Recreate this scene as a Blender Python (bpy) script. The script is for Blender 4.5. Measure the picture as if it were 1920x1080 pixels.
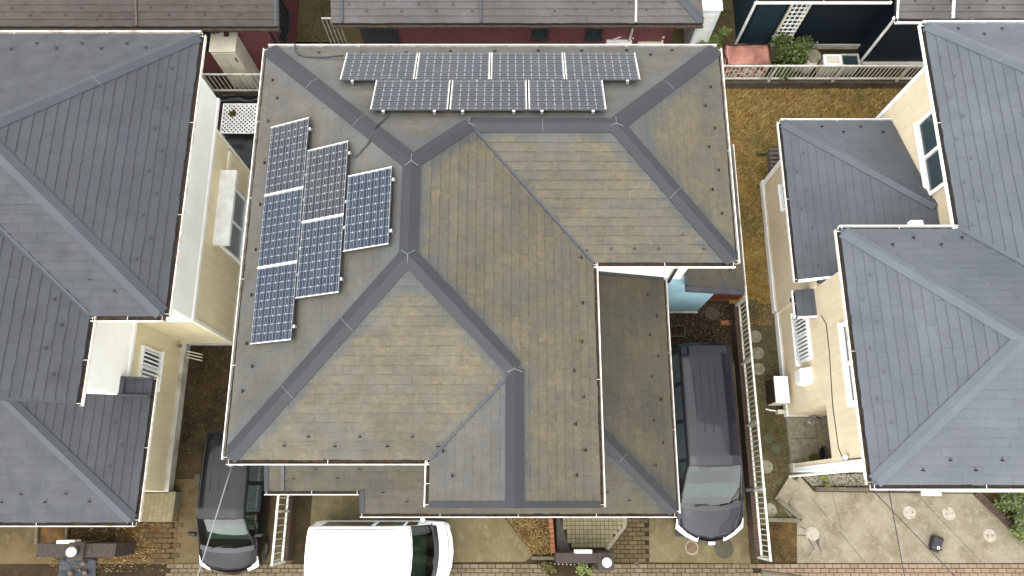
import bpy, math, random
from mathutils import Vector, Matrix
random.seed(7)
for o in list(bpy.data.objects): bpy.data.objects.remove(o)
SC = bpy.context.scene
COL = SC.collection
R = math.radians

# ------------------------------------------------------------------ camera, sky, sun, exposure
FPX, NADIR, HC = 1416.0, 940.0, 20.0            # focal length in photo pixels, nadir row, camera height
TH = math.atan((NADIR - 540) / FPX)
cam = bpy.data.cameras.new('camera'); camo = bpy.data.objects.new('camera', cam); COL.objects.link(camo)
cam.sensor_width = 36.0; cam.lens = 36.0 * FPX / 1920.0; cam.clip_start = 0.1; cam.clip_end = 2000
camo.location = (0, 0, HC); camo.rotation_euler = (TH, 0, 0)
SC.camera = camo

SUN_EL, SUN_AZ = 60.0, 205.0                     # azimuth clockwise from north
W = bpy.data.worlds.new('World'); SC.world = W; W.use_nodes = True
nt = W.node_tree; bg = nt.nodes['Background']
sky = nt.nodes.new('ShaderNodeTexSky'); sky.sky_type = 'NISHITA'; sky.sun_disc = False
sky.sun_elevation = R(SUN_EL); sky.sun_rotation = R(SUN_AZ); sky.air_density = 1.0; sky.dust_density = 0.7; sky.ozone_density = 1.0
hs = nt.nodes.new('ShaderNodeHueSaturation'); hs.inputs['Saturation'].default_value = 0.06
nt.links.new(sky.outputs[0], hs.inputs['Color']); nt.links.new(hs.outputs[0], bg.inputs[0]); bg.inputs[1].default_value = 0.15
sl = bpy.data.lights.new('sun', 'SUN'); sl.energy = 0.5; sl.angle = R(80); sl.color = (1.0, 0.965, 0.91)
so = bpy.data.objects.new('sun', sl); COL.objects.link(so)
az = R(SUN_AZ); el = R(SUN_EL)
sdir = Vector((math.sin(az) * math.cos(el), math.cos(az) * math.cos(el), math.sin(el)))
so.rotation_euler = sdir.to_track_quat('Z', 'Y').to_euler(); so.location = sdir * 40
SC.view_settings.view_transform = 'Standard'; SC.view_settings.look = 'None'
SC.view_settings.gamma = 1; SC.view_settings.use_curve_mapping = False; SC.view_settings.exposure = 2.25
SC.render.engine = 'CYCLES'

# ------------------------------------------------------------------ points measured in the photograph, at a known height or on a known wall
def _ray(px, py):
    u = (px - 960) / FPX; v = (540 - py) / FPX
    return Vector((u, v * math.cos(TH) + math.sin(TH), v * math.sin(TH) - math.cos(TH)))
def P(px, py, z=0.0):
    d = _ray(px, py); return Vector((0, 0, HC)) + d * ((HC - z) / -d.z)
def PX(px, py, x):
    d = _ray(px, py); return Vector((0, 0, HC)) + d * (x / d.x)
def PY(px, py, y):
    d = _ray(px, py); return Vector((0, 0, HC)) + d * (y / d.y)

# ------------------------------------------------------------------ materials
MATS = {}
KA = 0.42                 # the photograph is exposed for the shade: a colour read from it is this much lighter than the surface
def srgb(r, g, b):
    f = lambda c: (c / 12.92 if c <= 0.04045 else ((c + 0.055) / 1.055) ** 2.4)
    return tuple(f(c / 255) * KA for c in (r, g, b))
def srgbw(r, g, b): return tuple(min(0.90, c / KA * 0.95) for c in srgb(r, g, b))
class N:
    def __init__(s, name):
        s.m = bpy.data.materials.new(name); s.m.use_nodes = True; s.t = s.m.node_tree
        s.b = s.t.nodes['Principled BSDF']; MATS[name] = s.m
        s.pos = s.t.nodes.new('ShaderNodeNewGeometry').outputs['Position']
    def lk(s, a, b): s.t.links.new(a, b)
    def noise(s, scale, detail=4, rough=0.55, vec=None, st=None):
        n = s.t.nodes.new('ShaderNodeTexNoise'); n.inputs['Scale'].default_value = scale
        n.inputs['Detail'].default_value = detail; n.inputs['Roughness'].default_value = rough
        v = vec or s.pos
        if st:
            mp = s.t.nodes.new('ShaderNodeMapping'); mp.inputs['Scale'].default_value = st; s.lk(v, mp.inputs['Vector']); v = mp.outputs[0]
        s.lk(v, n.inputs['Vector']); return n.outputs['Fac']
    def ramp(s, fac, a, b, lo=0.0, hi=1.0):
        n = s.t.nodes.new('ShaderNodeMapRange'); n.clamp = True
        s.lk(fac, n.inputs[0])
        for i, v in zip((1, 2, 3, 4), (a, b, lo, hi)): n.inputs[i].default_value = v
        return n.outputs[0]
    def math(s, op, a, b=None):
        n = s.t.nodes.new('ShaderNodeMath'); n.operation = op
        for i, v in enumerate((a, b)):
            if v is None: continue
            if isinstance(v, (int, float)): n.inputs[i].default_value = v
            else: s.lk(v, n.inputs[i])
        return n.outputs[0]
    def mix(s, fac, a, b, mode='MIX'):
        n = s.t.nodes.new('ShaderNodeMix'); n.data_type = 'RGBA'; n.blend_type = mode; n.clamp_factor = True
        if isinstance(fac, (int, float)): n.inputs[0].default_value = fac
        else: s.lk(fac, n.inputs[0])
        for i, v in ((6, a), (7, b)):
            if isinstance(v, tuple): n.inputs[i].default_value = (*v, 1)
            else: s.lk(v, n.inputs[i])
        return n.outputs[2]
    def attr(s, name):
        n = s.t.nodes.new('ShaderNodeAttribute'); n.attribute_name = name; return n.outputs['Fac']
    def rnd(s):
        return s.t.nodes.new('ShaderNodeObjectInfo').outputs['Random']
    def val(s, col, f):       # multiply a colour by a scalar socket
        n = s.t.nodes.new('ShaderNodeVectorMath'); n.operation = 'SCALE'
        if isinstance(col, tuple): n.inputs[0].default_value = col
        else: s.lk(col, n.inputs[0])
        s.lk(f, n.inputs['Scale']); return n.outputs[0]
    def out(s, col, rough=0.7, metal=0.0, coat=0.0, bump=None, bstr=0.3, bdist=0.01, spec=0.4):
        if isinstance(col, tuple): s.b.inputs['Base Color'].default_value = (*col, 1)
        else: s.lk(col, s.b.inputs['Base Color'])
        if isinstance(rough, (int, float)): s.b.inputs['Roughness'].default_value = rough
        else: s.lk(rough, s.b.inputs['Roughness'])
        s.b.inputs['Metallic'].default_value = metal; s.b.inputs['Coat Weight'].default_value = coat
        s.b.inputs['Coat Roughness'].default_value = 0.06; s.b.inputs['Specular IOR Level'].default_value = spec
        if bump is not None:
            n = s.t.nodes.new('ShaderNodeBump'); n.inputs['Strength'].default_value = bstr; n.inputs['Distance'].default_value = bdist
            s.lk(bump, n.inputs['Height']); s.lk(n.outputs[0], s.b.inputs['Normal'])
        return s.m

def simple(name, c1, c2=None, scale=6.0, rough=0.7, metal=0.0, coat=0.0, fine=40.0, bstr=0.2, lo=0.35, hi=0.65, spec=0.4, grime=None, gscale=1.2):
    n = N(name); c2 = c2 or tuple(x * 0.8 for x in c1)
    a = n.ramp(n.noise(scale, 5), lo, hi); f = n.noise(fine, 3)
    col = n.mix(a, c1, c2)
    if grime: col = n.mix(n.ramp(n.noise(gscale, 6, 0.65), 0.5, 0.72), col, grime)
    col = n.val(col, n.ramp(f, 0.2, 0.8, 0.86, 1.12))
    return n.out(col, rough, metal, coat, f, bstr, 0.004, spec)

def slate_mat(name, base, alt, lichen=None, lstr=0.0, moss=None, lapk=0.76):
    n = N(name)
    col = n.mix(n.ramp(n.noise(1.1, 5), 0.35, 0.65), base, alt)
    if lichen:
        # crust that grew on the open slope; rain running off the metal caps keeps a band below them clean
        edge = n.math('ADD', n.attr('rd'), n.math('MULTIPLY', n.math('SUBTRACT', n.noise(5.0, 5, 0.7), 0.5), 0.75))
        band = n.ramp(edge, 0.20, 0.36)
        lm = n.math('MULTIPLY', n.ramp(n.noise(1.3, 9, 0.76), 0.34, 0.60, 0.22, 1.0), band)
        per = n.ramp(n.attr('rnd'), 0.0, 1.0, 0.80, 1.05)
        lm = n.math('MULTIPLY', n.math('MULTIPLY', lm, per), lstr)
        streak = n.ramp(n.noise(16.0, 6, 0.75), 0.3, 0.7, 0.45, 1.15)
        lm = n.math('MULTIPLY', lm, streak)
        lc = n.mix(n.ramp(n.noise(9.0, 6, 0.7), 0.40, 0.66), lichen, tuple(x * 0.62 for x in lichen))
        spots = n.math('MULTIPLY', n.ramp(n.noise(34.0, 4, 0.6), 0.66, 0.74), n.ramp(n.noise(1.7, 3), 0.5, 0.6))
        col = n.mix(lm, col, lc)
        col = n.mix(n.math('MULTIPLY', spots, lstr * 0.8), col, (0.24, 0.21, 0.14))
    # rain-worn pale and sooty patches
    col = n.val(col, n.ramp(n.noise(0.7, 6, 0.7), 0.3, 0.7, 0.86, 1.12))
    if moss:
        col = n.mix(n.ramp(n.noise(0.9, 6, 0.7), 0.50, 0.68, 0, 0.75), col, moss)
    col = n.val(col, n.ramp(n.attr('rnd'), 0, 1, 0.955, 1.04))
    # shadow line under the next course's butt, painted into the slate colour
    lap_shade = n.math('ADD', n.attr('lap'), n.math('MULTIPLY', n.math('SUBTRACT', n.noise(7.0, 3), 0.5), 0.16))
    col = n.val(col, n.ramp(lap_shade, 0.88, 0.98, 1.0, lapk))
    g = n.noise(60.0, 4, 0.7); col = n.val(col, n.ramp(g, 0.25, 0.75, 0.84, 1.16))
    return n.out(col, n.ramp(n.noise(3, 3), 0.3, 0.7, 0.52, 0.75), 0, 0, g, 0.35, 0.003, 0.35)

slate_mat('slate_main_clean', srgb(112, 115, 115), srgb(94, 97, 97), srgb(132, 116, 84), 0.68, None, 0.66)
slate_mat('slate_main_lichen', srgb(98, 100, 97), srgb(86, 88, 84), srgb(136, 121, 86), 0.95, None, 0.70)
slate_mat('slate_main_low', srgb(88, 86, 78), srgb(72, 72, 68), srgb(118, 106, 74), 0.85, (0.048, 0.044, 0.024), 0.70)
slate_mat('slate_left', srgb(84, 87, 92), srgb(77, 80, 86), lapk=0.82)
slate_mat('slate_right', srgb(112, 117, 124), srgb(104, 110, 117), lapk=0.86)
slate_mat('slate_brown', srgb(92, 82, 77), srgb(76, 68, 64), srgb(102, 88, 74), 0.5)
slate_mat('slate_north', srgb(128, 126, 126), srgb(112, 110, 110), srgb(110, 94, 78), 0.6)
simple('deck_felt', (0.035, 0.036, 0.038), None, 5, 0.9)
simple('cap_main', srgb(57, 60, 64), srgb(51, 54, 58), 2.0, 0.65, 0.0, bstr=0.05)
simple('cap_left', srgb(80, 85, 92), srgb(74, 79, 86), 2.0, 0.55, 0.0, bstr=0.05)
simple('cap_right', srgb(116, 122, 131), srgb(108, 114, 123), 2.0, 0.45, 0.2, bstr=0.05)
simple('cap_brown', srgb(112, 84, 80), None, 3, 0.5)
simple('sealant', srgb(140, 144, 146), None, 8, 0.6)
simple('dark_metal', (0.045, 0.05, 0.056), (0.035, 0.037, 0.04), 4, 0.45, 0.3, bstr=0.05)
simple('gutter_white', srgbw(226, 222, 214), srgbw(206, 198, 188), 7, 0.45, grime=srgbw(160, 138, 116), gscale=4.0, bstr=0.05)
simple('gutter_clean', srgbw(240, 241, 240), srgbw(228, 228, 226), 7, 0.4, bstr=0.03)
simple('gutter_dirt', srgb(106, 86, 64), srgb(60, 50, 40), 9, 0.95)
simple('gutter_brown', srgb(120, 96, 78), srgb(80, 66, 56), 9, 0.7)
def siding(name, c, period, depth=0.82, axis=2, c2=None):
    n = N(name); sp = n.t.nodes.new('ShaderNodeSeparateXYZ'); n.lk(n.pos, sp.inputs[0])
    fr = n.math('FRACT', n.math('DIVIDE', n.math('ADD', sp.outputs[axis], 100.0), period))
    groove = n.ramp(fr, 0.90, 0.97, 1.0, depth)
    col = n.mix(n.ramp(n.noise(1.5, 5), 0.35, 0.65), c, c2 or tuple(x * 0.92 for x in c))
    # rain streaks and splash grime
    st = n.noise(3.0, 5, 0.7, None, (2.2, 2.2, 0.25)); col = n.val(col, n.ramp(st, 0.35, 0.7, 1.03, 0.88))
    col = n.val(col, groove)
    n.out(col, 0.6, 0, 0, n.math('ADD', groove, n.math('MULTIPLY', n.noise(60, 2), 0.1)), 0.4, 0.006, 0.3)
siding('siding_yellow', srgbw(220, 206, 168), 0.10)
siding('siding_beige', srgbw(220, 204, 174), 0.10)
siding('siding_maroon', srgbw(112, 66, 68), 0.09, 0.85)
siding('siding_navy', srgb(26, 44, 58), 0.12, 0.8)
siding('siding_teal', srgb(40, 70, 84), 0.12, 0.8)
simple('plaster_white', srgbw(240, 239, 230), srgbw(232, 230, 220), 1.2, 0.8, bstr=0.1, fine=70)
simple('plaster_blue', srgbw(136, 168, 178), srgbw(126, 158, 168), 1.2, 0.8, bstr=0.1, fine=70)
simple('plaster_house', srgbw(206, 210, 208), srgbw(190, 194, 192), 1.2, 0.8, bstr=0.1)
simple('trim_white', srgbw(240, 241, 238), srgbw(230, 231, 228), 3, 0.5, bstr=0.04)
simple('trim_pale', srgbw(226, 222, 204), srgbw(214, 208, 188), 3, 0.6, bstr=0.04)
simple('foundation', srgbw(196, 192, 182), srgbw(168, 164, 152), 2.5, 0.85, grime=srgbw(132, 124, 104))
simple('aluminium_pale', srgbw(214, 214, 204), srgbw(196, 196, 184), 5, 0.4, 0.2, bstr=0.03, grime=srgbw(160, 152, 134), gscale=2.5)
simple('aluminium', (0.55, 0.56, 0.57), None, 6, 0.3, 0.9, bstr=0.03)
simple('plastic_white', srgbw(236, 236, 232), None, 4, 0.4, bstr=0.02)
simple('plastic_cream', srgbw(206, 200, 182), srgbw(196, 189, 170), 2, 0.5, bstr=0.03, grime=srgbw(180, 170, 146), gscale=2)
simple('black_plastic', (0.018, 0.018, 0.02), None, 8, 0.45, bstr=0.05)
simple('rubber', (0.02, 0.02, 0.02), None, 8, 0.8)
simple('cable_black', (0.025, 0.027, 0.03), None, 8, 0.5)
simple('cable_grey', srgb(176, 180, 184), None, 8, 0.5)
simple('brown_panel', srgb(84, 70, 56), srgb(64, 54, 44), 5, 0.5)
simple('copper_sheet', (0.20, 0.095, 0.07), (0.115, 0.05, 0.04), 2.5, 0.2, 0.9, bstr=0.08, fine=14)
simple('rust_white', srgbw(210, 200, 184), srgbw(138, 52, 34), 7, 0.6, lo=0.48, hi=0.54)
simple('terracotta', srgb(196, 128, 84), srgb(170, 104, 66), 5, 0.8)
simple('red_board', srgb(150, 66, 38), srgb(120, 50, 30), 5, 0.7)
simple('tarp_dark', srgb(46, 52, 58), srgb(26, 29, 33), 4, 0.45, bstr=0.4, fine=9)
simple('cloth_slate', srgb(78, 84, 92), srgb(52, 57, 63), 6, 0.7, bstr=0.4, fine=12)
simple('stone_pale', srgb(186, 178, 152), srgb(164, 156, 132), 12, 0.9, grime=srgb(126, 120, 92), gscale=7)
simple('stone_moss', srgb(112, 114, 84), srgb(96, 94, 66), 12, 0.95)
simple('stone_brown', srgb(158, 128, 102), srgb(130, 104, 82), 12, 0.9)
simple('cover_white', srgb(222, 214, 196), srgb(200, 190, 168), 10, 0.85, grime=srgb(150, 136, 112), gscale=9)
simple('manhole_dark', srgb(104, 98, 78), srgb(84, 78, 60), 10, 0.85)
simple('lamp_glass', srgbw(246, 246, 240), None, 4, 0.25, coat=0.4, bstr=0.0)
simple('wall_tile_brown', srgb(92, 78, 72), srgb(76, 62, 56), 12, 0.75)
simple('brick_edge', srgb(116, 92, 76), srgb(86, 66, 54), 14, 0.9)
simple('block_wall', srgb(128, 116, 96), srgb(96, 86, 70), 6, 0.95, grime=srgb(70, 62, 46))
simple('wood_grey', srgb(152, 142, 126), srgb(122, 110, 96), 9, 0.85)
simple('bark', srgb(92, 76, 58), srgb(66, 54, 42), 20, 0.95)
simple('tarpaper_white', srgbw(214, 220, 222), None, 4, 0.4)
n = N('leaf'); r_ = n.attr('rnd'); n.out(n.mix(r_, srgb(66, 86, 34), srgb(118, 136, 56)), 0.5, 0, 0, None); n.b.inputs['Subsurface Weight'].default_value = 0.0
n = N('leaf_light'); r_ = n.attr('rnd'); n.out(n.mix(r_, srgb(96, 122, 48), srgb(160, 168, 84)), 0.55)
n = N('grass_dry'); r_ = n.attr('rnd')
gm = n.ramp(n.noise(0.55, 5, 0.7), 0.38, 0.62)
n.out(n.val(n.mix(gm, n.mix(r_, srgb(140, 98, 46), srgb(214, 182, 118)), n.mix(r_, srgb(118, 108, 58), srgb(196, 178, 110))), n.ramp(n.noise(2.3, 6, 0.75), 0.3, 0.7, 1.0, 2.3)), 0.8)
n = N('grass_mossy'); r_ = n.attr('rnd'); n.out(n.mix(r_, srgb(92, 88, 42), srgb(140, 128, 66)), 0.85)
n = N('pebble'); r_ = n.attr('rnd'); n.out(n.mix(r_, srgb(104, 92, 66), srgb(168, 156, 126)), 0.9)
n = N('pebble_pale'); r_ = n.attr('rnd'); n.out(n.mix(r_, srgb(140, 128, 108), srgb(222, 214, 198)), 0.85)
def ground_mat(name, a, b, c, s1=0.9, s2=5.0, fine=55.0, rough=0.95, bstr=0.6):
    n = N(name)
    col = n.mix(n.ramp(n.noise(s1, 7, 0.66), 0.40, 0.62), a, b)
    col = n.mix(n.ramp(n.noise(s2, 7, 0.7), 0.50, 0.68, 0, 0.85), col, c)
    f = n.noise(fine, 5, 0.7); col = n.val(col, n.ramp(f, 0.25, 0.75, 0.66, 1.30))
    n.out(col, rough, 0, 0, f, bstr, 0.012, 0.2)
ground_mat('soil', srgb(92, 78, 50), srgb(70, 58, 38), srgb(108, 92, 58))
ground_mat('soil_dark', srgb(76, 60, 40), srgb(52, 40, 28), srgb(90, 74, 46))
ground_mat('soil_planter', srgb(122, 92, 54), srgb(84, 58, 36), srgb(146, 114, 70), 1.6, 6)
ground_mat('gravel_moss', srgb(122, 110, 74), srgb(98, 88, 54), srgb(140, 122, 84), 1.2, 7)
ground_mat('lawn_soil', srgb(186, 150, 80), srgb(144, 110, 54), srgb(208, 180, 116), 1.4, 7, 30)
ground_mat('concrete_moss', srgb(84, 68, 42), srgb(56, 43, 26), srgb(104, 86, 52), 0.8, 4, 40, 0.9, 0.25)
ground_mat('concrete_drive', srgb(146, 132, 98), srgb(126, 112, 78), srgb(164, 150, 116), 0.9, 4, 50, 0.9, 0.25)
ground_mat('concrete_left', srgb(132, 114, 80), srgb(106, 90, 60), srgb(140, 124, 92), 0.9, 4, 50, 0.9, 0.25)
ground_mat('concrete_pale', srgb(182, 171, 148), srgb(150, 138, 112), srgb(194, 184, 164), 1.3, 6, 60, 0.9, 0.2)
ground_mat('kerb_stone', srgb(142, 134, 112), srgb(118, 110, 88), srgb(156, 146, 122), 2.0, 8, 60, 0.9, 0.2)
def brick_mat(name, a, b, joint=None):
    n = N(name); rr = n.math('FRACT', n.math('ADD', n.rnd(), n.attr('rnd')))
    col = n.mix(rr, a, b); col = n.mix(n.ramp(n.noise(2.0, 5, 0.7), 0.5, 0.7, 0, 0.5), col, tuple(x * 0.62 for x in a))
    f = n.noise(45, 4, 0.7); n.out(n.val(col, n.ramp(f, 0.25, 0.75, 0.8, 1.18)), 0.9, 0, 0, f, 0.4, 0.004, 0.25)
brick_mat('paver_tan', srgb(156, 140, 112), srgb(132, 116, 90))
brick_mat('paver_pink', srgb(184, 158, 134), srgb(164, 136, 112))
brick_mat('paver_dark', srgb(126, 110, 76), srgb(104, 90, 62))
brick_mat('paver_moss', srgb(128, 104, 68), srgb(96, 78, 50))
brick_mat('porch_tile', srgb(182, 170, 134), srgb(164, 152, 116))
# solar cell: print of bus bars and fingers on a blue-black wafer below the module glass
def cell_mat(name, a, b):
    n = N(name); tc = n.t.nodes.new('ShaderNodeTexCoord'); sp = n.t.nodes.new('ShaderNodeSeparateXYZ'); n.lk(tc.outputs['Object'], sp.inputs[0])
    bars = None
    for c in (-0.039, 0.039):
        d = n.math('ABSOLUTE', n.math('SUBTRACT', sp.outputs[1], c)); m = n.ramp(d, 0.004, 0.012, 1.0, 0.0)
        bars = m if bars is None else n.math('MAXIMUM', bars, m)
    wav = n.ramp(n.math('ABSOLUTE', n.math('SUBTRACT', n.math('FRACT', n.math('DIVIDE', n.math('ADD', sp.outputs[1], 1.0), 0.052)), 0.5)), 0.1, 0.4)
    col = n.mix(n.ramp(n.noise(1.3, 3), 0.4, 0.6), a, b)
    col = n.mix(n.math('MULTIPLY', wav, 0.45), col, tuple(x * 1.9 for x in a))
    col = n.mix(n.math('MULTIPLY', bars, 0.65), col, (0.13, 0.145, 0.165))
    col = n.val(col, n.ramp(n.rnd(), 0, 1, 0.85, 1.15))
    n.out(col, 0.3, 0, 0.12, None, spec=0.12)
cell_mat('cell_blue', srgb(36, 48, 68), srgb(44, 54, 68))
cell_mat('cell_grey', srgb(42, 46, 54), srgb(54, 53, 54))
simple('backsheet', srgb(206, 210, 214), None, 5, 0.4, coat=0.3, bstr=0.0)
simple('frame_dark', (0.06, 0.065, 0.07), None, 5, 0.4, 0.4, bstr=0.02)
def glass(name, tint, rough=0.03, trans=0.85):
    # a thin pane: tinted see-through with a mirror sheen that grows at grazing angles
    n = N(name); t = n.t; t.nodes.remove(n.b); o = t.nodes['Material Output']
    tr = t.nodes.new('ShaderNodeBsdfTransparent'); tr.inputs[0].default_value = (*tint, 1); gl = t.nodes.new('ShaderNodeBsdfGlossy'); gl.inputs['Roughness'].default_value = rough
    fr = t.nodes.new('ShaderNodeFresnel'); fr.inputs[0].default_value = 1.5; mx = t.nodes.new('ShaderNodeMixShader')
    n.lk(n.math('MULTIPLY', fr.outputs[0], 1.6), mx.inputs[0]); n.lk(tr.outputs[0], mx.inputs[1]); n.lk(gl.outputs[0], mx.inputs[2]); n.lk(mx.outputs[0], o.inputs[0])
glass('glass_car', (0.42, 0.68, 0.54))
glass('glass_house', (0.55, 0.66, 0.66), 0.08, 0.6)
n = N('glass_frosted'); n.out(srgb(196, 206, 204), 0.35, 0, 0.6, None)
n = N('glass_dark'); n.out((0.03, 0.045, 0.05), 0.08, 0, 0.5, None)
n = N('glass_teal'); n.out(srgb(62, 86, 90), 0.15, 0, 0.5, None)
def paint(name, c, metal=0.0, rough=0.35, coatw=0.5):
    n = N(name); f = n.noise(220, 2); n.out(n.val(c, n.ramp(f, 0.3, 0.7, 0.94, 1.06)), rough, metal, coatw, None, spec=0.15)
paint('paint_plum', srgb(30, 28, 42), 0.0, 0.4, 0.5)
paint('paint_graphite', srgb(15, 16, 20), 0.0, 0.4, 0.3)
paint('paint_white', srgbw(244, 245, 245), 0.0, 0.3)
simple('car_trim', (0.02, 0.02, 0.023), None, 8, 0.35, bstr=0.02)
simple('car_seat', (0.10, 0.115, 0.105), (0.07, 0.08, 0.075), 8, 0.9)
simple('chrome', (0.75, 0.76, 0.78), None, 6, 0.12, 1.0, bstr=0.0)
n = N('lamp_lens'); n.out(srgbw(232, 236, 240), 0.1, 0, 1.0, None)
n = N('lamp_red'); n.out(srgb(150, 20, 22), 0.15, 0, 1.0, None)

# ------------------------------------------------------------------ mesh helpers
class MB:
    def __init__(s): s.v = []; s.f = []; s.r = []; s.d = None; s.lap = None
    def add(s, vs, fs, r=0.0):
        o = len(s.v); s.v += [tuple(p) for p in vs]; s.f += [tuple(i + o for i in f) for f in fs]; s.r += [r] * len(vs); return s
    def box(s, x0, x1, y0, y1, z0, z1, r=0.0):
        v = [(x, y, z) for z in (z0, z1) for y in (y0, y1) for x in (x0, x1)]
        return s.add(v, [(0, 2, 3, 1), (4, 5, 7, 6), (0, 1, 5, 4), (2, 6, 7, 3), (0, 4, 6, 2), (1, 3, 7, 5)], r)
    def hexa(s, b, t, r=0.0):     # bottom and top rings of equal length, bottom counter-clockwise seen from above
        n = len(b); fs = [tuple(range(n - 1, -1, -1)), tuple(range(n, 2 * n))]
        fs += [(i, (i + 1) % n, n + (i + 1) % n, n + i) for i in range(n)]
        return s.add(list(b) + list(t), fs, r)
    def prism(s, poly, z0, z1, r=0.0):
        if area2(poly) < 0: poly = poly[::-1]
        return s.hexa([(p[0], p[1], z0) for p in poly], [(p[0], p[1], z1) for p in poly], r)
    def bar(s, a, b, w, h=None, r=0.0, up=(0, 0, 1)):
        a = Vector(a); b = Vector(b); h = h or w; d = (b - a).normalized(); u = Vector(up)
        if abs(d.dot(u)) > 0.98: u = Vector((0, 1, 0))
        x = d.cross(u).normalized(); y = x.cross(d)
        q = [x * (i * w / 2) + y * (j * h / 2) for i, j in ((-1, -1), (1, -1), (1, 1), (-1, 1))]
        return s.hexa([a + k for k in q], [b + k for k in q], r)
    def tube(s, pts, rad, n=8, r=0.0):
        pts = [Vector(p) for p in pts]; rings = []; px = None
        for i, p in enumerate(pts):
            d = (pts[min(i + 1, len(pts) - 1)] - pts[max(i - 1, 0)]).normalized()
            if px is None:
                u = Vector((0, 0, 1)) if abs(d.z) < 0.9 else Vector((0, 1, 0)); px = d.cross(u).normalized()
            else: px = (px - d * px.dot(d)).normalized()
            py = d.cross(px); rr = rad[i] if isinstance(rad, (list, tuple)) else rad
            rings.append([p + (px * math.cos(2 * math.pi * k / n) + py * math.sin(2 * math.pi * k / n)) * rr for k in range(n)])
        vs = [q for g in rings for q in g]; fs = []
        for i in range(len(pts) - 1):
            fs += [(i * n + k, i * n + (k + 1) % n, (i + 1) * n + (k + 1) % n, (i + 1) * n + k) for k in range(n)]
        fs += [tuple(range(n - 1, -1, -1)), tuple(range((len(pts) - 1) * n, len(pts) * n))]
        return s.add(vs, fs, r)
    def lathe(s, c, prof, n=20, r=0.0):
        vs = []; fs = []
        for (ra, z) in prof: vs += [(c[0] + ra * math.cos(2 * math.pi * k / n), c[1] + ra * math.sin(2 * math.pi * k / n), c[2] + z) for k in range(n)]
        for i in range(len(prof) - 1):
            fs += [(i * n + k, i * n + (k + 1) % n, (i + 1) * n + (k + 1) % n, (i + 1) * n + k) for k in range(n)]
        fs += [tuple(range(n - 1, -1, -1)), tuple(range((len(prof) - 1) * n, len(prof) * n))]
        return s.add(vs, fs, r)
    def mesh(s, name, smooth=False):
        m = bpy.data.meshes.new(name); m.from_pydata(s.v, [], s.f)
        if any(s.r):
            a = m.attributes.new('rnd', 'FLOAT', 'POINT'); a.data.foreach_set('value', s.r)
        if s.d:
            a = m.attributes.new('rd', 'FLOAT', 'POINT'); a.data.foreach_set('value', s.d)
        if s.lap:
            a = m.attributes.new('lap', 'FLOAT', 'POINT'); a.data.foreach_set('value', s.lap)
        if smooth: m.polygons.foreach_set('use_smooth', [True] * len(m.polygons))
        m.update(); return m
def area2(p): return sum(p[i][0] * p[(i + 1) % len(p)][1] - p[(i + 1) % len(p)][0] * p[i][1] for i in range(len(p)))

def tag(o, label=None, cat=None, group=None, kind=None):
    if label: o['label'] = label
    if cat: o['category'] = cat
    if group: o['group'] = group
    if kind: o['kind'] = kind
    return o
def thing(name, label, cat, loc=(0, 0, 0), rz=0.0, group=None):
    o = bpy.data.objects.new(name, None); COL.objects.link(o); o.location = loc; o.rotation_euler = (0, 0, rz)
    o.empty_display_size = 0.3
    return tag(o, label, cat, group)
def part(name, mb, mat, parent=None, bevel=0.0, smooth=False, local=False, kind=None):
    """mesh object; vertices are world coordinates unless local"""
    me = mb.mesh(name, smooth) if isinstance(mb, MB) else mb
    if not me.materials: me.materials.append(MATS[mat])
    o = bpy.data.objects.new(name, me); COL.objects.link(o)
    if parent is not None:
        o.parent = parent
        if not local and parent.type == 'EMPTY': o.location = -parent.location
    if bevel:
        b = o.modifiers.new('bevel', 'BEVEL'); b.width = bevel; b.segments = 2; b.limit_method = 'ANGLE'; b.angle_limit = R(40)
    if kind: o['kind'] = kind
    return o
def struct(name, mb, mat, parent=None): 
    o = part(name, mb, mat, parent)
    if parent is None: o['kind'] = 'structure'
    return o
def copy_tree(o, parent=None):
    c = o.copy(); COL.objects.link(c); c.parent = parent
    for ch in list(o.children): copy_tree(ch, c)
    return c

def clip(poly, n, d):           # keep points with n.p <= d
    out = []
    for i in range(len(poly)):
        a = poly[i]; b = poly[(i + 1) % len(poly)]
        fa = n[0] * a[0] + n[1] * a[1] - d; fb = n[0] * b[0] + n[1] * b[1] - d
        if fa <= 0: out.append(a)
        if (fa < 0 < fb) or (fb < 0 < fa):
            t = fa / (fa - fb); out.append((a[0] + (b[0] - a[0]) * t, a[1] + (b[1] - a[1]) * t))
    return out

# ------------------------------------------------------------------ roofs
class Face:
    """one roof slope: uphill plan direction n, a point e on its eave, eave height, pitch, outline in plan"""
    def __init__(s, n, e, z0, p, poly, mat, ridges=()):
        s.n = Vector(n); s.e = Vector(e); s.z0 = z0; s.p = p; s.poly = poly; s.mat = mat; s.ridges = ridges
        s.u = Vector((s.n.y, -s.n.x)); s.k = math.sqrt(1 + p * p)
        s.nrm = Vector((-s.n.x * p, -s.n.y * p, 1)).normalized()
    def z(s, x, y): return s.z0 + s.p * ((x - s.e.x) * s.n.x + (y - s.e.y) * s.n.y)
    def us(s, x, y):
        q = Vector((x, y)) - s.e; return (q.dot(s.u), q.dot(s.n) * s.k)
    def pt(s, u, t, off=0.0):
        q = s.e + s.u * u + s.n * (t / s.k); return Vector((q.x, q.y, s.z(q.x, q.y))) + s.nrm * off
def segdist(p, a, b):
    ax, ay = b[0] - a[0], b[1] - a[1]; L = ax * ax + ay * ay
    t = max(0, min(1, ((p[0] - a[0]) * ax + (p[1] - a[1]) * ay) / L)) if L else 0
    return math.hypot(p[0] - a[0] - t * ax, p[1] - a[1] - t * ay)
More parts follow.
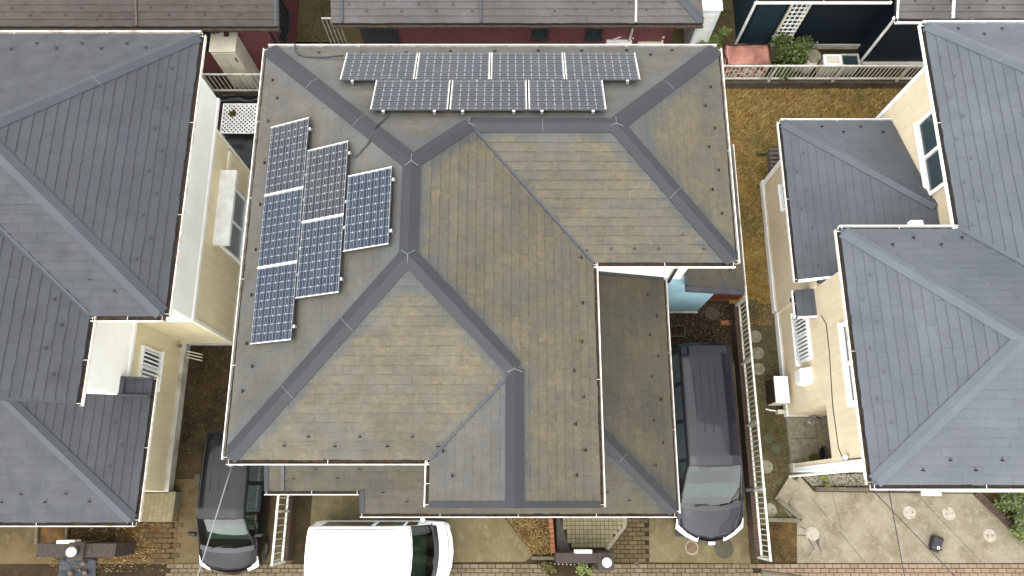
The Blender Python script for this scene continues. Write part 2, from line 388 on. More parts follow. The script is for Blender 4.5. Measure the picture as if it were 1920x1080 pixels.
def inframe(p, m=1.05):
    q = Vector(p) - Vector((0, 0, HC)); d = q.y * math.sin(TH) - q.z * math.cos(TH)
    return d > 0.1 and abs(q.x / d * FPX) < 960 * m and abs((q.y * math.cos(TH) + q.z * math.sin(TH)) / d * FPX) < 540 * m
EXP, SW = 0.182, 0.91
def slates_for(face):
    """list of (area, in_frame, verts, faces, rd list) for every slate on a slope"""
    L = [face.us(*p) for p in face.poly]
    u0 = min(p[0] for p in L); u1 = max(p[0] for p in L); s1 = max(p[1] for p in L); s0 = min(p[1] for p in L)
    res = []; k = math.floor(s0 / EXP)
    while k * EXP < s1:
        a, b = k * EXP, (k + 1) * EXP + 0.02
        off = ((k % 2) * 0.5 + (0.13 if k % 3 == 0 else 0)) * SW
        i = math.floor((u0 - off) / SW) - 1
        while i * SW + off < u1:
            c0, c1 = i * SW + off + 0.0015, (i + 1) * SW + off - 0.0015
            q = L
            for n, d in (((-1, 0), -c0), ((1, 0), c1), ((0, -1), -a), ((0, 1), b)):
                q = clip(q, n, d)
                if not q: break
            if q and len(q) >= 3 and abs(area2(q)) > 0.004:
                rr = random.Random(hash((round(face.e.x * 10), round(face.e.y * 10), k, i)) & 0xffff)
                if len(q) == 4 and abs(abs(area2(q)) / 2 - (c1 - c0) * (b - a)) < 1e-4:      # whole slate: lower edge cut in uneven tabs
                    q = []; nt_ = 5; x = c0
                    for t in range(nt_):
                        x2 = c1 if t == nt_ - 1 else c0 + (c1 - c0) * (t + 1) / nt_ + rr.uniform(-.02, .02)
                        dy = rr.choice((-0.008, 0.0, 0.0, 0.007)); q += [(x, a + dy), (x2, a + dy)]; x = x2
                    q += [(c1, b), (c0, b)]
                if area2(q) < 0: q = q[::-1]
                lift = rr.uniform(0, 0.0025)
                top = [face.pt(x, y, 0.018 + lift - 0.016 * max(0, min(1, (y - a) / (b - a)))) for x, y in q]
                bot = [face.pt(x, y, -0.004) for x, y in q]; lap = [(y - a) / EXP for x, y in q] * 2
                # plan orientation: (u,s) frame is right handed when u x n = +z
                m = len(q); ori = face.u.x * face.n.y - face.u.y * face.n.x
                if ori < 0: top = top[::-1]; bot = bot[::-1]
                fs = [tuple(range(m))] + [(i2, m + i2, m + (i2 + 1) % m, (i2 + 1) % m) for i2 in range(m)]
                rd = [min([segdist((p.x, p.y), *g) for g in face.ridges] or [9.0]) for p in top]
                cen = sum(top, Vector()) / m
                dist = (cen - Vector((0, 0, HC))).length
                fc = max(0.05, face.nrm.dot((Vector((0, 0, HC)) - cen).normalized()))
                res.append((abs(area2(q)) * fc / dist ** 2 * (1 if inframe(cen) else 0.001), top + bot, fs, rd + rd, face.mat, rr.random(), cen, lap))
            i += 1
        k += 1
    return res
def build_slates(roofs):
    """roofs: list of (roof object, faces) of one house; the 300 largest slates are parts, the rest one part for each roof"""
    allp = []
    for ro, faces in roofs:
        for f in faces:
            for t in slates_for(f): allp.append((t[0], ro, t))
    allp.sort(key=lambda a: -a[0])
    rest = {}
    for i, (_, ro, t) in enumerate(allp):
        _, v, fs, rd, mat, rn, cen, lap = t
        if i < 300:
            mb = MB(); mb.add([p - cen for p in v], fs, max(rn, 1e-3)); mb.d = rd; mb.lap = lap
            o = part('slate', mb, mat, ro); o.location = cen
        else:
            mb = rest.setdefault((ro.name, mat), (ro, MB()))[1]
            mb.d = mb.d or []
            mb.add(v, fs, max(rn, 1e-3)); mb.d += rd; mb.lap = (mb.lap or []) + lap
    for (_, mat), (ro, mb) in rest.items(): part('slate_courses', mb, mat, ro, kind='stuff')
def deck(name, faces, parent, thick=0.10, mat='deck_felt'):
    mb = MB()
    for f in faces:
        poly = f.poly if area2(f.poly) > 0 else f.poly[::-1]
        mb.hexa([(x, y, f.z(x, y) - thick) for x, y in poly], [(x, y, f.z(x, y) - 0.004) for x, y in poly])
    return part(name, mb, mat, parent)
def cap(roof, a, b, f1, f2, mat, w=0.17, h=0.035, piece=1.82, name='ridge_cap', joint=True):
    """folded metal cap over the line a-b where slopes f1 and f2 meet, in lengths"""
    a = Vector(a); b = Vector(b); d = (b - a); L = d.length; d.normalize(); s = Vector((-d.y, d.x))
    mid = (a + b) / 2
    if f1 is not None and f2 is not None:
        # f1 lies on the side where its own height is the lower one
        side = 1 if f1.z(*(mid + s * 0.3)) <= f2.z(*(mid + s * 0.3)) else -1
        if name == 'valley_tray': side = -side
    n = max(1, round(L / piece)); fn = lambda f, p: Vector((p.x, p.y, f.z(p.x, p.y)))
    for i in range(n):
        p, q = a + d * (L * i / n), a + d * (L * (i + 1) / n)
        ends = []
        for c in (p, q):
            fa, fb = (f1, f2)
            e1 = c + s * (side * w); e2 = c - s * (side * w)
            lift = h + (0.002 if i % 2 else 0)
            ends.append([fn(fa, e1) + Vector((0, 0, lift)), fn(fa, c) + Vector((0, 0, lift + (0.012 if name != 'valley_tray' else 0))), fn(fb, e2) + Vector((0, 0, lift)),
                         fn(fb, e2) + Vector((0, 0, -0.02)), fn(fa, c) + Vector((0, 0, -0.06)), fn(fa, e1) + Vector((0, 0, -0.02))])
        mb = MB(); vs = ends[0] + ends[1]
        mb.add(vs, [(k, (k + 1) % 6, 6 + (k + 1) % 6, 6 + k) for k in range(6)] + [(5, 4, 3, 2, 1, 0), (6, 7, 8, 9, 10, 11)])
        part(name, mb, mat, roof)
        if i and joint:
            jb = MB(); dd = d * 0.005
            for e, f_ in ((0, f1), (1, f2)):
                o1 = ends[0][0 if e == 0 else 1]; o2 = ends[0][1 if e == 0 else 2]
                dv = Vector((dd.x, dd.y, 0)); up = Vector((0, 0, 0.005))
                jb.add([o1 - dv + up, o1 + dv + up, o2 + dv + up, o2 - dv + up], [(0, 1, 2, 3)])
            part('cap_joint', jb, 'sealant', roof)
def gutter(house, a, b, z, out, mat='gutter_white', w=0.11, name='gutter'):
    """open channel hung below an eave from a to b; out = plan direction away from the roof"""
    a = Vector((*a, z)); b = Vector((*b, z)); o = Vector((*out, 0)); up = Vector((0, 0, 1))
    prof = [(0.0, -0.082), (0.0, -0.09), (0.02, -0.10), (w - 0.02, -0.10), (w, -0.07), (w, 0.012), (w - 0.014, 0.018), (w - 0.022, 0.006), (w - 0.02, -0.06), (w - 0.03, -0.075), (0.025, -0.080), (0.012, -0.080)]
    va = [a + o * x + up * y for x, y in prof]; vb = [b + o * x + up * y for x, y in prof]; n = len(prof)
    mb = MB(); fs = [(k, (k + 1) % n, n + (k + 1) % n, n + k) for k in range(n)] + [tuple(range(n - 1, -1, -1)), tuple(range(n, 2 * n))]
    mb.add(va + vb, fs)
    L = (b - a).length; d = (b - a).normalized(); m = max(2, int(L / 1.7))
    for i in range(m + 1):
        c = a + d * (0.04 + (L - 0.08) * i / m)
        mb.bar(c + o * -0.015 + up * 0.012, c + o * (w - 0.004) + up * 0.008, 0.009, 0.005)
    g = part(name, mb, mat, house)
    db = MB(); db.add([a + o * 0.002 + up * -0.055, a + o * (w - 0.03) + up * -0.055, b + o * (w - 0.03) + up * -0.055, b + o * 0.002 + up * -0.055], [(0, 1, 2, 3)])
    part('gutter_silt', db, 'gutter_dirt', g if g.parent.type == 'EMPTY' else house)
    return g
SG = None
def guards(roof, face, pts, mat='black_plastic'):
    """snow guards: strap up the slope with an upright tongue; pts are (x, y) in plan"""
    global SG
    if SG is None:
        mb = MB(); mb.box(-0.010, 0.010, 0.0, 0.05, 0, 0.005)
        mb.hexa([(-0.034, -0.007, 0), (0.034, -0.007, 0), (0.034, 0.003, 0), (-0.034, 0.003, 0)], [(-0.034, -0.012, 0.035), (0.034, -0.012, 0.035), (0.034, -0.003, 0.035), (-0.034, -0.003, 0.035)])
        SG = {}
        for mm in ('black_plastic', 'cap_right', 'cap_left', 'aluminium'):
            me = mb.mesh('snow_guard'); me.materials.append(MATS[mm]); SG[mm] = me
    ux = Vector((face.u.x, face.u.y, 0)); sy = (face.pt(0, 1) - face.pt(0, 0)).normalized(); ori = 1 if ux.cross(sy).z > 0 else -1
    for (x, y) in pts:
        o = part('snow_guard', SG[mat], mat, roof)
        m = Matrix((ux * ori, sy, face.nrm)).transposed().to_4x4()
        p = Vector((x, y, face.z(x, y))) + face.nrm * 0.012
        o.matrix_local = Matrix.Translation(p) @ m
def onface(face, px, py):
    d = _ray(px, py); c = Vector((0, 0, HC))
    a = face.z(0, 0) + 0.02 - HC; b = d.z - face.p * (d.x * face.n.x + d.y * face.n.y)
    q = c + d * (a / b); return (q.x, q.y)
def gpx(roof, face, pts, mat='black_plastic'): guards(roof, face, [onface(face, *q) for q in pts], mat)

# ------------------------------------------------------------------ ground
def sheet(pts, z): 
    pts = [(p[0], p[1]) for p in pts]
    if area2(pts) < 0: pts = pts[::-1]
    mb = MB(); mb.add([(x, y, z) for x, y in pts], [tuple(range(len(pts)))]); return mb
def pxs(z, *q): return [P(a, b, z)[:2] for a, b in q]
struct('ground', sheet([(-150, -150), (150, -150), (150, 150), (-150, 150)], -0.004), 'soil')
struct('mossy_driveway', sheet([(-8.62, 0.55), (-5.5, 0.55), (-5.5, 4.2), (-8.62, 4.2)], 0.004), 'concrete_moss')
struct('driveway', sheet([(-8.62, -1.5), (-5.5, -1.5), (-5.5, 0.55), (-8.62, 0.55)], 0.004), 'concrete_left')
struct('garden_path', sheet([(-9.2, 4.2), (-5.0, 4.2), (-5.0, 13.4), (-9.2, 13.4)], 0.002), 'soil_dark')
struct('parking_bay', sheet([(-5.1, 0.9), (-0.5, 0.9)] + pxs(0, (935, 955), (1000, 1042), (985, 1053)) + [(-5.1, -1.5)], 0.006), 'concrete_drive')
struct('van_bay', sheet([P(1217, 950)[:2], P(1217, 1054)[:2], (5.95, -1.5), (5.95, 4.0), (3.4, 4.0)], 0.006), 'concrete_drive')
struct('side_soil', sheet([(2.0, 3.6), (5.95, 3.6), (5.95, 5.3), (2.0, 5.3)], 0.010), 'soil_dark')
struct('gravel_strip', sheet([(6.1, -0.6), (7.3, -0.6), (7.3, 8.0), (6.1, 8.0)], 0.004), 'gravel_moss')
struct('lawn', sheet([(5.4, 8.0), (12.6, 8.0), (12.6, 11.9), (5.4, 11.9)], 0.006), 'lawn_soil')
struct('east_strip', sheet([(5.3, 5.2), (7.3, 5.2), (7.3, 8.0), (5.3, 8.0)], 0.008), 'lawn_soil')
rd = struct('right_driveway', sheet(pxs(0, (1455, 938), (1500, 893), (1526, 922), (1825, 926), (1960, 1056), (1494, 1056), (1494, 985)), 0.006), 'concrete_pale')
for q in (((1520, 933), (1622, 1055)), ((1717, 925), (1842, 1056)), ((1560, 926), (1578, 990))):  # thin strips running across the concrete, just above its surface
    a, b = P(*q[0]), P(*q[1]); part('driveway_line', MB().bar(a + Vector((0, 0, 0.008)), b + Vector((0, 0, 0.008)), 0.012, 0.006), 'kerb_stone', rd)
struct('front_yard', sheet([(-15, -1.5), (-8.62, -1.5), (-8.62, 0.3), (-15, 0.3)], 0.002), 'concrete_left')
struct('north_gravel', sheet([(-6.6, 11.9), (6.9, 11.9), (6.9, 20), (-6.6, 20)], 0.002), 'gravel_moss')

def bricks(name, owner, rects, mat, bw, bd, h, gap, zt, limit=300, moss=0.0, skip=None):
    """running-bond pavers as separate objects sharing a mesh; those past the limit or out of view are joined"""
    rr = random.Random(5); mb = MB(); g = gap / 2
    b = [(-bw / 2 + g, -bd / 2 + g), (bw / 2 - g, -bd / 2 + g), (bw / 2 - g, bd / 2 - g), (-bw / 2 + g, bd / 2 - g)]
    t = [(x * 0.975, y * 0.95) for x, y in b]
    mb.hexa([(x, y, -h) for x, y in b], [(x, y, 0) for x, y in t]); me = mb.mesh(name); me.materials.append(MATS[mat]); rest = MB(); cnt = 0
    for (x0, x1, y0, y1, fn) in rects:
        row = 0; y = y1 - bd / 2
        while y > y0:
            x = x0 + (0.5 * bw if row % 2 else 0) + bw / 2
            while x < x1:
                if fn is None or fn(x, y):
                    z = zt + rr.uniform(-0.004, 0.003)
                    if cnt < limit and inframe((x, y, 0), 1.0) and not (skip and skip(x, y)):
                        o = part(name, me, mat, owner); o.location = (x, y, z); o.rotation_euler = (rr.uniform(-.012, .012), rr.uniform(-.012, .012), rr.uniform(-.012, .012)); cnt += 1
                    else: rest.hexa([(x + a, y + c, z - h) for a, c in b], [(x + a, y + c, z) for a, c in t], rr.uniform(0.01, 1))
                x += bw
            y -= bd; row += 1
    if rest.v: part(name + '_courses', rest, mat, owner, kind='stuff')
hid = lambda x, y: -4.9 < x < -1.5 or -7.7 < x < -6.1
pv = struct('pavement', sheet([(-15, -6), (15, -6), (15, -1.5), (-15, -1.5)], 0.0), 'soil_dark')
bricks('paver', pv, [(-8.6, 6.0, -2.3, -1.5, None)], 'paver_tan', 0.21, 0.105, 0.06, 0.010, 0.022, 300, skip=hid)
pv2 = struct('right_pavement', sheet([(6.02, -6), (15, -6), (15, -1.5), (6.02, -1.5)], 0.004), 'soil_dark')
bricks('paver', pv2, [(6.1, 14, -2.3, -1.5, None)], 'paver_pink', 0.21, 0.105, 0.06, 0.010, 0.024, 300)
ep = struct('entrance_path', sheet(pxs(0, (1040, 950), (1217, 950), (1217, 1054), (1040, 1054)), 0.004), 'soil_dark')
ea, eb = P(1120, 955), P(1215, 1054)
bricks('paver', ep, [(ea.x - 0.5, eb.x, eb.y, ea.y + 0.3, None)], 'paver_dark', 0.21, 0.105, 0.06, 0.010, 0.022, 300)
mp = struct('mossy_paving', sheet(pxs(0, (100, 975), (328, 975), (325, 1054), (100, 1054)), 0.004), 'soil_planter')
ma, mb_ = P(165, 990), P(322, 1054)
bricks('paver', mp, [(ma.x, mb_.x + .12, mb_.y, ma.y + 0.6, lambda x, y: random.random() > 0.42 * (x < -9.0))], 'paver_moss', 0.24, 0.12, 0.06, 0.016, 0.018, 300)

# ------------------------------------------------------------------ scatter: grass, pebbles, leaves
def blades(poly_fn, x0, x1, y0, y1, n, h, w, z=0.01, seed=1):
    rr = random.Random(seed); mb = MB()
    for _ in range(n):
        x, y = rr.uniform(x0, x1), rr.uniform(y0, y1)
        if poly_fn and not poly_fn(x, y): continue
        a = rr.uniform(0, 6.283); hh = h * rr.uniform(0.5, 1.3); lx, ly = math.cos(a), math.sin(a); b = rr.uniform(0.3, 1.1) * hh; ww = w * rr.uniform(.6, 1.4)
        mb.add([(x - ly * ww, y + lx * ww, z), (x + ly * ww, y - lx * ww, z), (x + lx * b, y + ly * b, z + hh)], [(0, 1, 2)], rr.uniform(0.01, 1))
    return mb
def pebbles(fn, x0, x1, y0, y1, n, s, z=0.0, seed=2):
    rr = random.Random(seed); mb = MB()
    for _ in range(n):
        x, y = rr.uniform(x0, x1), rr.uniform(y0, y1)
        if fn and not fn(x, y): continue
        r = s * rr.uniform(0.5, 1.3); a = rr.uniform(0, 6.28); k = rr.uniform(0.6, 1)
        c = [(x + math.cos(a + i * 1.57) * r * (k if i % 2 else 1), y + math.sin(a + i * 1.57) * r * (k if i % 2 else 1), z) for i in range(4)]
        mb.add(c + [(x, y, z + r * 0.7)], [(0, 1, 4), (1, 2, 4), (2, 3, 4), (3, 0, 4)], rr.uniform(0.01, 1))
    return mb
def inpoly(poly):
    def f(x, y):
        c = False; j = len(poly) - 1
        for i in range(len(poly)):
            if (poly[i][1] > y) != (poly[j][1] > y) and x < (poly[j][0] - poly[i][0]) * (y - poly[i][1]) / (poly[j][1] - poly[i][1]) + poly[i][0]: c = not c
            j = i
        return c
    return f
def stuff(name, mb, mat, label, cat): return tag(part(name, mb, mat), label, cat, kind='stuff')
def clump(fn, scale=1.3):
    import mathutils.noise as mn
    return lambda x, y: (fn is None or fn(x, y)) and mn.noise(Vector((x * scale, y * scale, 3.3))) > random.uniform(-0.5, 0.35)
stuff('dry_grass', blades(clump(None, 1.1), 5.3, 12.4, 7.2, 11.75, 60000, 0.12, 0.010, 0.006, 3), 'grass_dry', 'dry golden lawn behind the beige house', 'grass')
stuff('strip_grass', blades(clump(lambda x, y: 5.9 < x < 7.1, 1.6), 5.5, 7.15, 4.6, 7.4, 9000, 0.06, 0.006, 0.008, 4), 'grass_dry', 'dry grass between the grey house and the beige house', 'grass')
stuff('moss_grass', blades(clump(None, 2.6), 6.1, 7.1, -0.2, 5.2, 9000, 0.045, 0.006, 0.006, 5), 'grass_mossy', 'olive moss and grass among gravel beside the white fence', 'grass')
stuff('gravel', pebbles(None, 6.1, 7.15, -0.4, 5.0, 5200, 0.016, 0.004, 6), 'pebble', 'loose gravel beside the white fence', 'gravel')
stuff('north_pebbles', pebbles(lambda x, y: x < -4.5 or x > 4.6, -6.6, 7.0, 11.9, 15, 9000, 0.02, 0.002, 8), 'pebble', 'brown gravel in the gaps between the northern houses', 'gravel')
pf = inpoly(pxs(0, (938, 955), (1032, 955), (1036, 1040), (998, 1040)))
struct('planting_bed', sheet(pxs(0, (938, 955), (1032, 955), (1036, 1040), (998, 1040)), 0.012), 'soil_planter')
stuff('bed_grass', blades(clump(pf, 3.0), -0.5, 1.2, -1.4, 0.1, 5200, 0.07, 0.006, 0.012, 9), 'grass_dry', 'dead straw coloured grass in the triangular front bed', 'grass')
stuff('yard_weeds', blades(clump(None, 2.2), -11.5, -8.65, -1.7, -0.3, 5200, 0.05, 0.007, 0.012, 10), 'grass_dry', 'withered weeds over the mossy paving by the left gatepost', 'grass')
ff = inpoly(pxs(0, (1440, 985), (1494, 982), (1494, 1052), (1443, 1050)))
struct('fence_bed', sheet(pxs(0, (1440, 980), (1494, 978), (1494, 1054), (1440, 1054)), 0.012), 'soil_planter')
stuff('fence_bed_grass', blades(clump(ff, 3), 5.9, 7.3, -1.6, -0.4, 3800, 0.06, 0.006, 0.012, 11), 'grass_mossy', 'green and brown weeds in the bed at the fence end', 'grass')
stuff('edge_moss', blades(clump(lambda x, y: abs(x - 6.08) < .1 or abs(y + 1.5) < .05, 4), -5, 6.3, -1.6, 5, 9000, 0.04, 0.006, 0.006, 12), 'grass_mossy', 'thin moss along the fence foot and paving joints', 'moss')
stuff('bay_litter', pebbles(None, -8.6, -5.6, 0.8, 4.1, 1500, 0.012, 0.006, 14), 'pebble', 'crumbs of leaf litter on the dark mossy driveway', 'litter')
stuff('soil_litter', pebbles(None, 3.6, 5.9, 3.7, 5.2, 1200, 0.016, 0.010, 15), 'pebble', 'crumbs and stones on bare soil behind the dark minivan', 'litter')

def shrub(name, label, c, rx, ry, rz, n, leaf, mat='leaf', trunk=0.0, seed=1, cat='shrub', lobes=9):
    rr = random.Random(seed); t = thing(name, label, cat, c)
    lb = [(Vector((rr.gauss(0, .45) * rx, rr.gauss(0, .45) * ry, trunk + rz * rr.uniform(0.5, 1.5))), rr.uniform(0.32, 0.55)) for _ in range(lobes)]
    sb = MB()
    for p, s in lb: sb.tube([(0, 0, -0.02), (p.x * .35, p.y * .35, p.z * .5), tuple(p)], [0.025 + rx * .02, 0.015 + rx * .01, 0.006], 6)
    part('stem', sb, 'bark', t, local=True)
    mb = MB()
    for _ in range(n):
        p, s = rr.choice(lb); d = Vector((rr.gauss(0, 1), rr.gauss(0, 1), rr.gauss(0, 1))).normalized() * (rr.random() ** 0.45)
        q = p + Vector((d.x * rx * s, d.y * ry * s, d.z * rz * s)); q.z = max(q.z, 0.02)
        a = rr.uniform(0, 6.28); tl = rr.uniform(-0.5, 0.9); L = leaf * rr.uniform(0.6, 1.3); wd = L * 0.42
        f = Vector((math.cos(a) * math.cos(tl), math.sin(a) * math.cos(tl), math.sin(tl))); s_ = f.cross(Vector((rr.uniform(-.5, .5), rr.uniform(-.5, .5), 1))).normalized()
        mb.add([q, q + f * L * .5 + s_ * wd, q + f * L, q + f * L * .5 - s_ * wd], [(0, 1, 2, 3)], rr.uniform(0.01, 1))
    part('foliage', mb, mat, t, local=True); return t

# ------------------------------------------------------------------ walls and windows
def wbox(mb, ax, pos, out, a0, a1, z0, z1, d0, d1):
    """box on a wall: ax='x' wall plane x=pos running along y; a = along wall, d = outward depth"""
    lo, hi = sorted((pos + out * d0, pos + out * d1))
    if ax == 'x': mb.box(lo, hi, a0, a1, z0, z1)
    else: mb.box(a0, a1, lo, hi, z0, z1)
def window(house, ax, pos, out, a0, a1, z0, z1, panes=2, fm='trim_white', gm='glass_dark', fw=0.06, slats=0, sm='trim_white', gms=None, name='window', label=None):
    mb = MB()
    wbox(mb, ax, pos, out, a0, a1, z0, z0 + fw, -0.05, 0.06); wbox(mb, ax, pos, out, a0, a1, z1 - fw, z1, -0.05, 0.06)
    wbox(mb, ax, pos, out, a0, a0 + fw, z0 + fw, z1 - fw, -0.05, 0.058); wbox(mb, ax, pos, out, a1 - fw, a1, z0 + fw, z1 - fw, -0.05, 0.058)
    for k in range(1, panes):
        c = a0 + (a1 - a0) * k / panes; wbox(mb, ax, pos, out, c - fw * .4, c + fw * .4, z0 + fw, z1 - fw, -0.05, 0.05)
    w = part(name, mb, fm, house)
    if label: w['label'] = label
    for k in range(panes):
        p0 = a0 + (a1 - a0) * k / panes + fw * .6; p1 = a0 + (a1 - a0) * (k + 1) / panes - fw * .6
        g = MB(); wbox(g, ax, pos, out, p0, p1, z0 + fw * .8, z1 - fw * .8, 0.004 + 0.006 * (k % 2), 0.016 + 0.006 * (k % 2)); part('pane', g, (gms[k] if gms else gm), w)
    if slats:
        for k in range(slats):
            c = a0 + fw + (a1 - a0 - 2 * fw) * (k + .5) / slats; g = MB(); wbox(g, ax, pos, out, c - 0.02, c + 0.02, z0 + 0.04, z1 - 0.04, 0.07, 0.095); part('bar', g, sm, w)
    s = MB(); wbox(s, ax, pos, out, a0 - 0.03, a1 + 0.03, z0 - 0.03, z0 - 0.001, -0.01, 0.10); part('sill', s, fm, w)
    return w
def strip(house, name, mat, *boxes):
    mb = MB()
    for b in boxes: mb.box(*b)
    return part(name, mb, mat, house)

# ------------------------------------------------------------------ the grey house with the solar panels
XW, XE1, XE2, YN, YS1, YS2, XG, YG, ZE, PT = -5.32, 1.62, 4.47, 9.5, 0.75, 4.6, -1.52, -0.10, 5.6, 0.47
hw = (XE1 - XW) / 2; xr = XW + hw; nh = (YN - YS2) / 2; yr = YN - nh; gh = (XE1 - XG) / 2; xg = XG + gh
R1, R2, J, K, I = (xr, YN - hw), (xr, YS1 + hw), (XE1 - nh, yr), (XE2 - nh, yr), (XE1, YS2)
Mg, G0, V = (xg, YS1 + gh), (xg, YG), (XG, YS1)
RL = [((XW, YN), R1), ((XW, YS1), R2), (R1, R2), (R1, J), (J, K), (K, (XE2, YN)), (K, (XE2, YS2)), (R2, Mg), (Mg, G0)]
LM, CM = 'slate_main_lichen', 'slate_main_clean'
fW = Face((1, 0), (XW, 0), ZE, PT, [(XW, YN), (XW, YS1), R2, R1], CM, RL)
fN = Face((0, -1), (0, YN), ZE, PT, [(XW, YN), R1, J, K, (XE2, YN)], CM, RL)
fE2 = Face((-1, 0), (XE2, 0), ZE, PT, [(XE2, YN), K, (XE2, YS2)], LM, RL)
fS2 = Face((0, 1), (0, YS2), ZE, PT, [J, K, (XE2, YS2), I], LM, RL)
fE1 = Face((-1, 0), (XE1, 0), ZE, PT, [R1, R2, Mg, G0, (XE1, YG), I, J], LM, RL)
fS1 = Face((0, 1), (0, YS1), ZE, PT, [(XW, YS1), R2, Mg, V], LM, RL)
fG = Face((1, 0), (XG, 0), ZE, PT, [Mg, V, (XG, YG), G0], CM, RL)
main = thing('house', 'grey two-storey house with lichen-covered hipped slate roof carrying solar panels', 'house', (-0.4, 4.5, 0))
FS = [fW, fN, fE2, fS2, fE1, fS1, fG]
roof = deck('roof', FS, main)
# walls
wb = MB()
wb.box(-4.9, 1.15, 1.2, 9.05, 0, 5.55); wb.box(1.15, 4.0, 5.12, 9.05, 0, 5.55)
part('wall', wb, 'plaster_house', main)
gb = MB(); gb.hexa([(-1.1, 0.32, 0), (1.15, 0.32, 0), (1.15, 1.2, 0), (-1.1, 1.2, 0)], [(-1.1, 0.32, 5.75), (1.15, 0.32, 5.75), (1.15, 1.2, 5.75), (-1.1, 1.2, 5.75)])
part('gable_wall', gb, 'plaster_house', main)
strip(main, 'upper_wall', 'plaster_white', (1.152, 3.995, 5.085, 5.118, 2.6, 5.5))
bw_ = strip(main, 'entrance_wall', 'plaster_blue', (3.55, 5.02, 4.96, 5.08, 0.0, 2.78)); bw_['label'] = 'pale blue entrance wall'
strip(main, 'foundation', 'foundation', (3.55, 5.04, 4.93, 4.958, 0, 0.1))
strip(main, 'lower_wall', 'plaster_house', (1.2, 3.05, 0.35, 5.08, 0, 2.8), (-4.7, -3.0, 0.7, 1.2, 0, 2.75), (-2.8, -1.12, 0.25, 1.2, 0, 2.75), (4.002, 5.0, 5.085, 9.0, 0, 2.8))
# metal caps
CMT = 'cap_main'
cap(roof, (XW + .05, YN - .05), R1, fW, fN, CMT); cap(roof, (XW + .05, YS1 + .05), R2, fW, fS1, CMT)
cap(roof, R1, R2, fW, fE1, CMT); cap(roof, R1, J, fN, fE1, CMT, 0.15); cap(roof, J, K, fN, fS2, CMT, 0.15)
cap(roof, K, (XE2 - .05, YN - .05), fN, fE2, CMT); cap(roof, K, (XE2 - .05, YS2 + .05), fE2, fS2, CMT)
cap(roof, R2, Mg, fS1, fE1, CMT); cap(roof, Mg, G0, fG, fE1, CMT)
cap(roof, J, I, fE1, fS2, 'cap_left', 0.028, 0.028, 3.4, 'valley_tray', False); cap(roof, Mg, V, fG, fS1, 'cap_left', 0.028, 0.028, 2.4, 'valley_tray', False)
for pnt, fa in ((R1, fW), (R2, fW), (J, fN), (K, fN), (Mg, fG)):
    z = max(f.z(*pnt) for f in (fa,)) + 0.05
    jb = MB()
    for ang in ((90, 215, 325) if pnt in (R1,) else (270, 35, 145) if pnt == R2 else (200, 340, 90)):
        d = Vector((math.cos(R(ang)), math.sin(R(ang)), -0.24)); jb.bar(Vector((*pnt, z)), Vector((*pnt, z)) + d * 0.15, 0.014, 0.008)
    part('cap_joint', jb, 'sealant', roof)
# gable verge trim (metal strip folded over the end of the slopes)
for f, x0, x1 in ((fG, XG, xg), (fE1, XE1, xg)):
    mb = MB(); ya, yb = YG - 0.015, YG + 0.10
    pts = lambda y, o: [(x0, y, f.z(x0, y) + o), (x1, y, f.z(x1, y) + o)]
    a, b, c, d = pts(ya, .03), pts(yb, .03), pts(ya, -.12), pts(yb, -.01)
    mb.add(a + b + c + d, [(0, 1, 3, 2), (0, 4, 5, 1), (2, 3, 7, 6), (4, 6, 7, 5), (0, 2, 6, 4), (1, 5, 7, 3)])
    part('verge_trim', mb, CMT, roof)
# gutters
for a, b, o in (((XW, YS1), (XW, YN), (-1, 0)), ((XW, YN), (XE2, YN), (0, 1)), ((XE2, YS2), (XE2, YN), (1, 0)), ((XE1 + .02, YS2), (XE2, YS2), (0, -1)),
                ((XE1, YG), (XE1, YS2 - .0), (1, 0)), ((XW, YS1), (XG - .02, YS1), (0, -1)), ((XG, YG), (XG, YS1 - .02), (-1, 0))):
    gutter(main, a, b, ZE - 0.02, o, w=0.10)
# snow guards
gpx(roof, fN, [(598, 99), (678, 100), (762, 99), (845, 97), (928, 97), (1009, 96), (1091, 96), (1175, 95), (1220, 103), (1260, 95)])
gpx(roof, fW, [(512, 150), (521, 184), (504, 227), (497, 305), (489, 383), (481, 468), (473, 553), (464, 644), (474, 687), (456, 733)])
gpx(roof, fE2, [(1332, 163), (1322, 198), (1340, 240), (1329, 275), (1347, 319), (1335, 355), (1353, 400), (1342, 436)])
gpx(roof, fE1, [(1094, 744), (1079, 795), (1097, 844), (1081, 891), (1091, 640), (1076, 695), (1092, 568), (1089, 483)])
gpx(roof, fS1, [(533, 835), (578, 818), (628, 836), (675, 818), (726, 836), (773, 818), (821, 836)])
gpx(roof, fS2, [(1146, 466), (1190, 466), (1235, 466), (1280, 440), (1320, 466), (1101, 469)])
gpx(roof, fG, [(832, 846), (849, 892)])
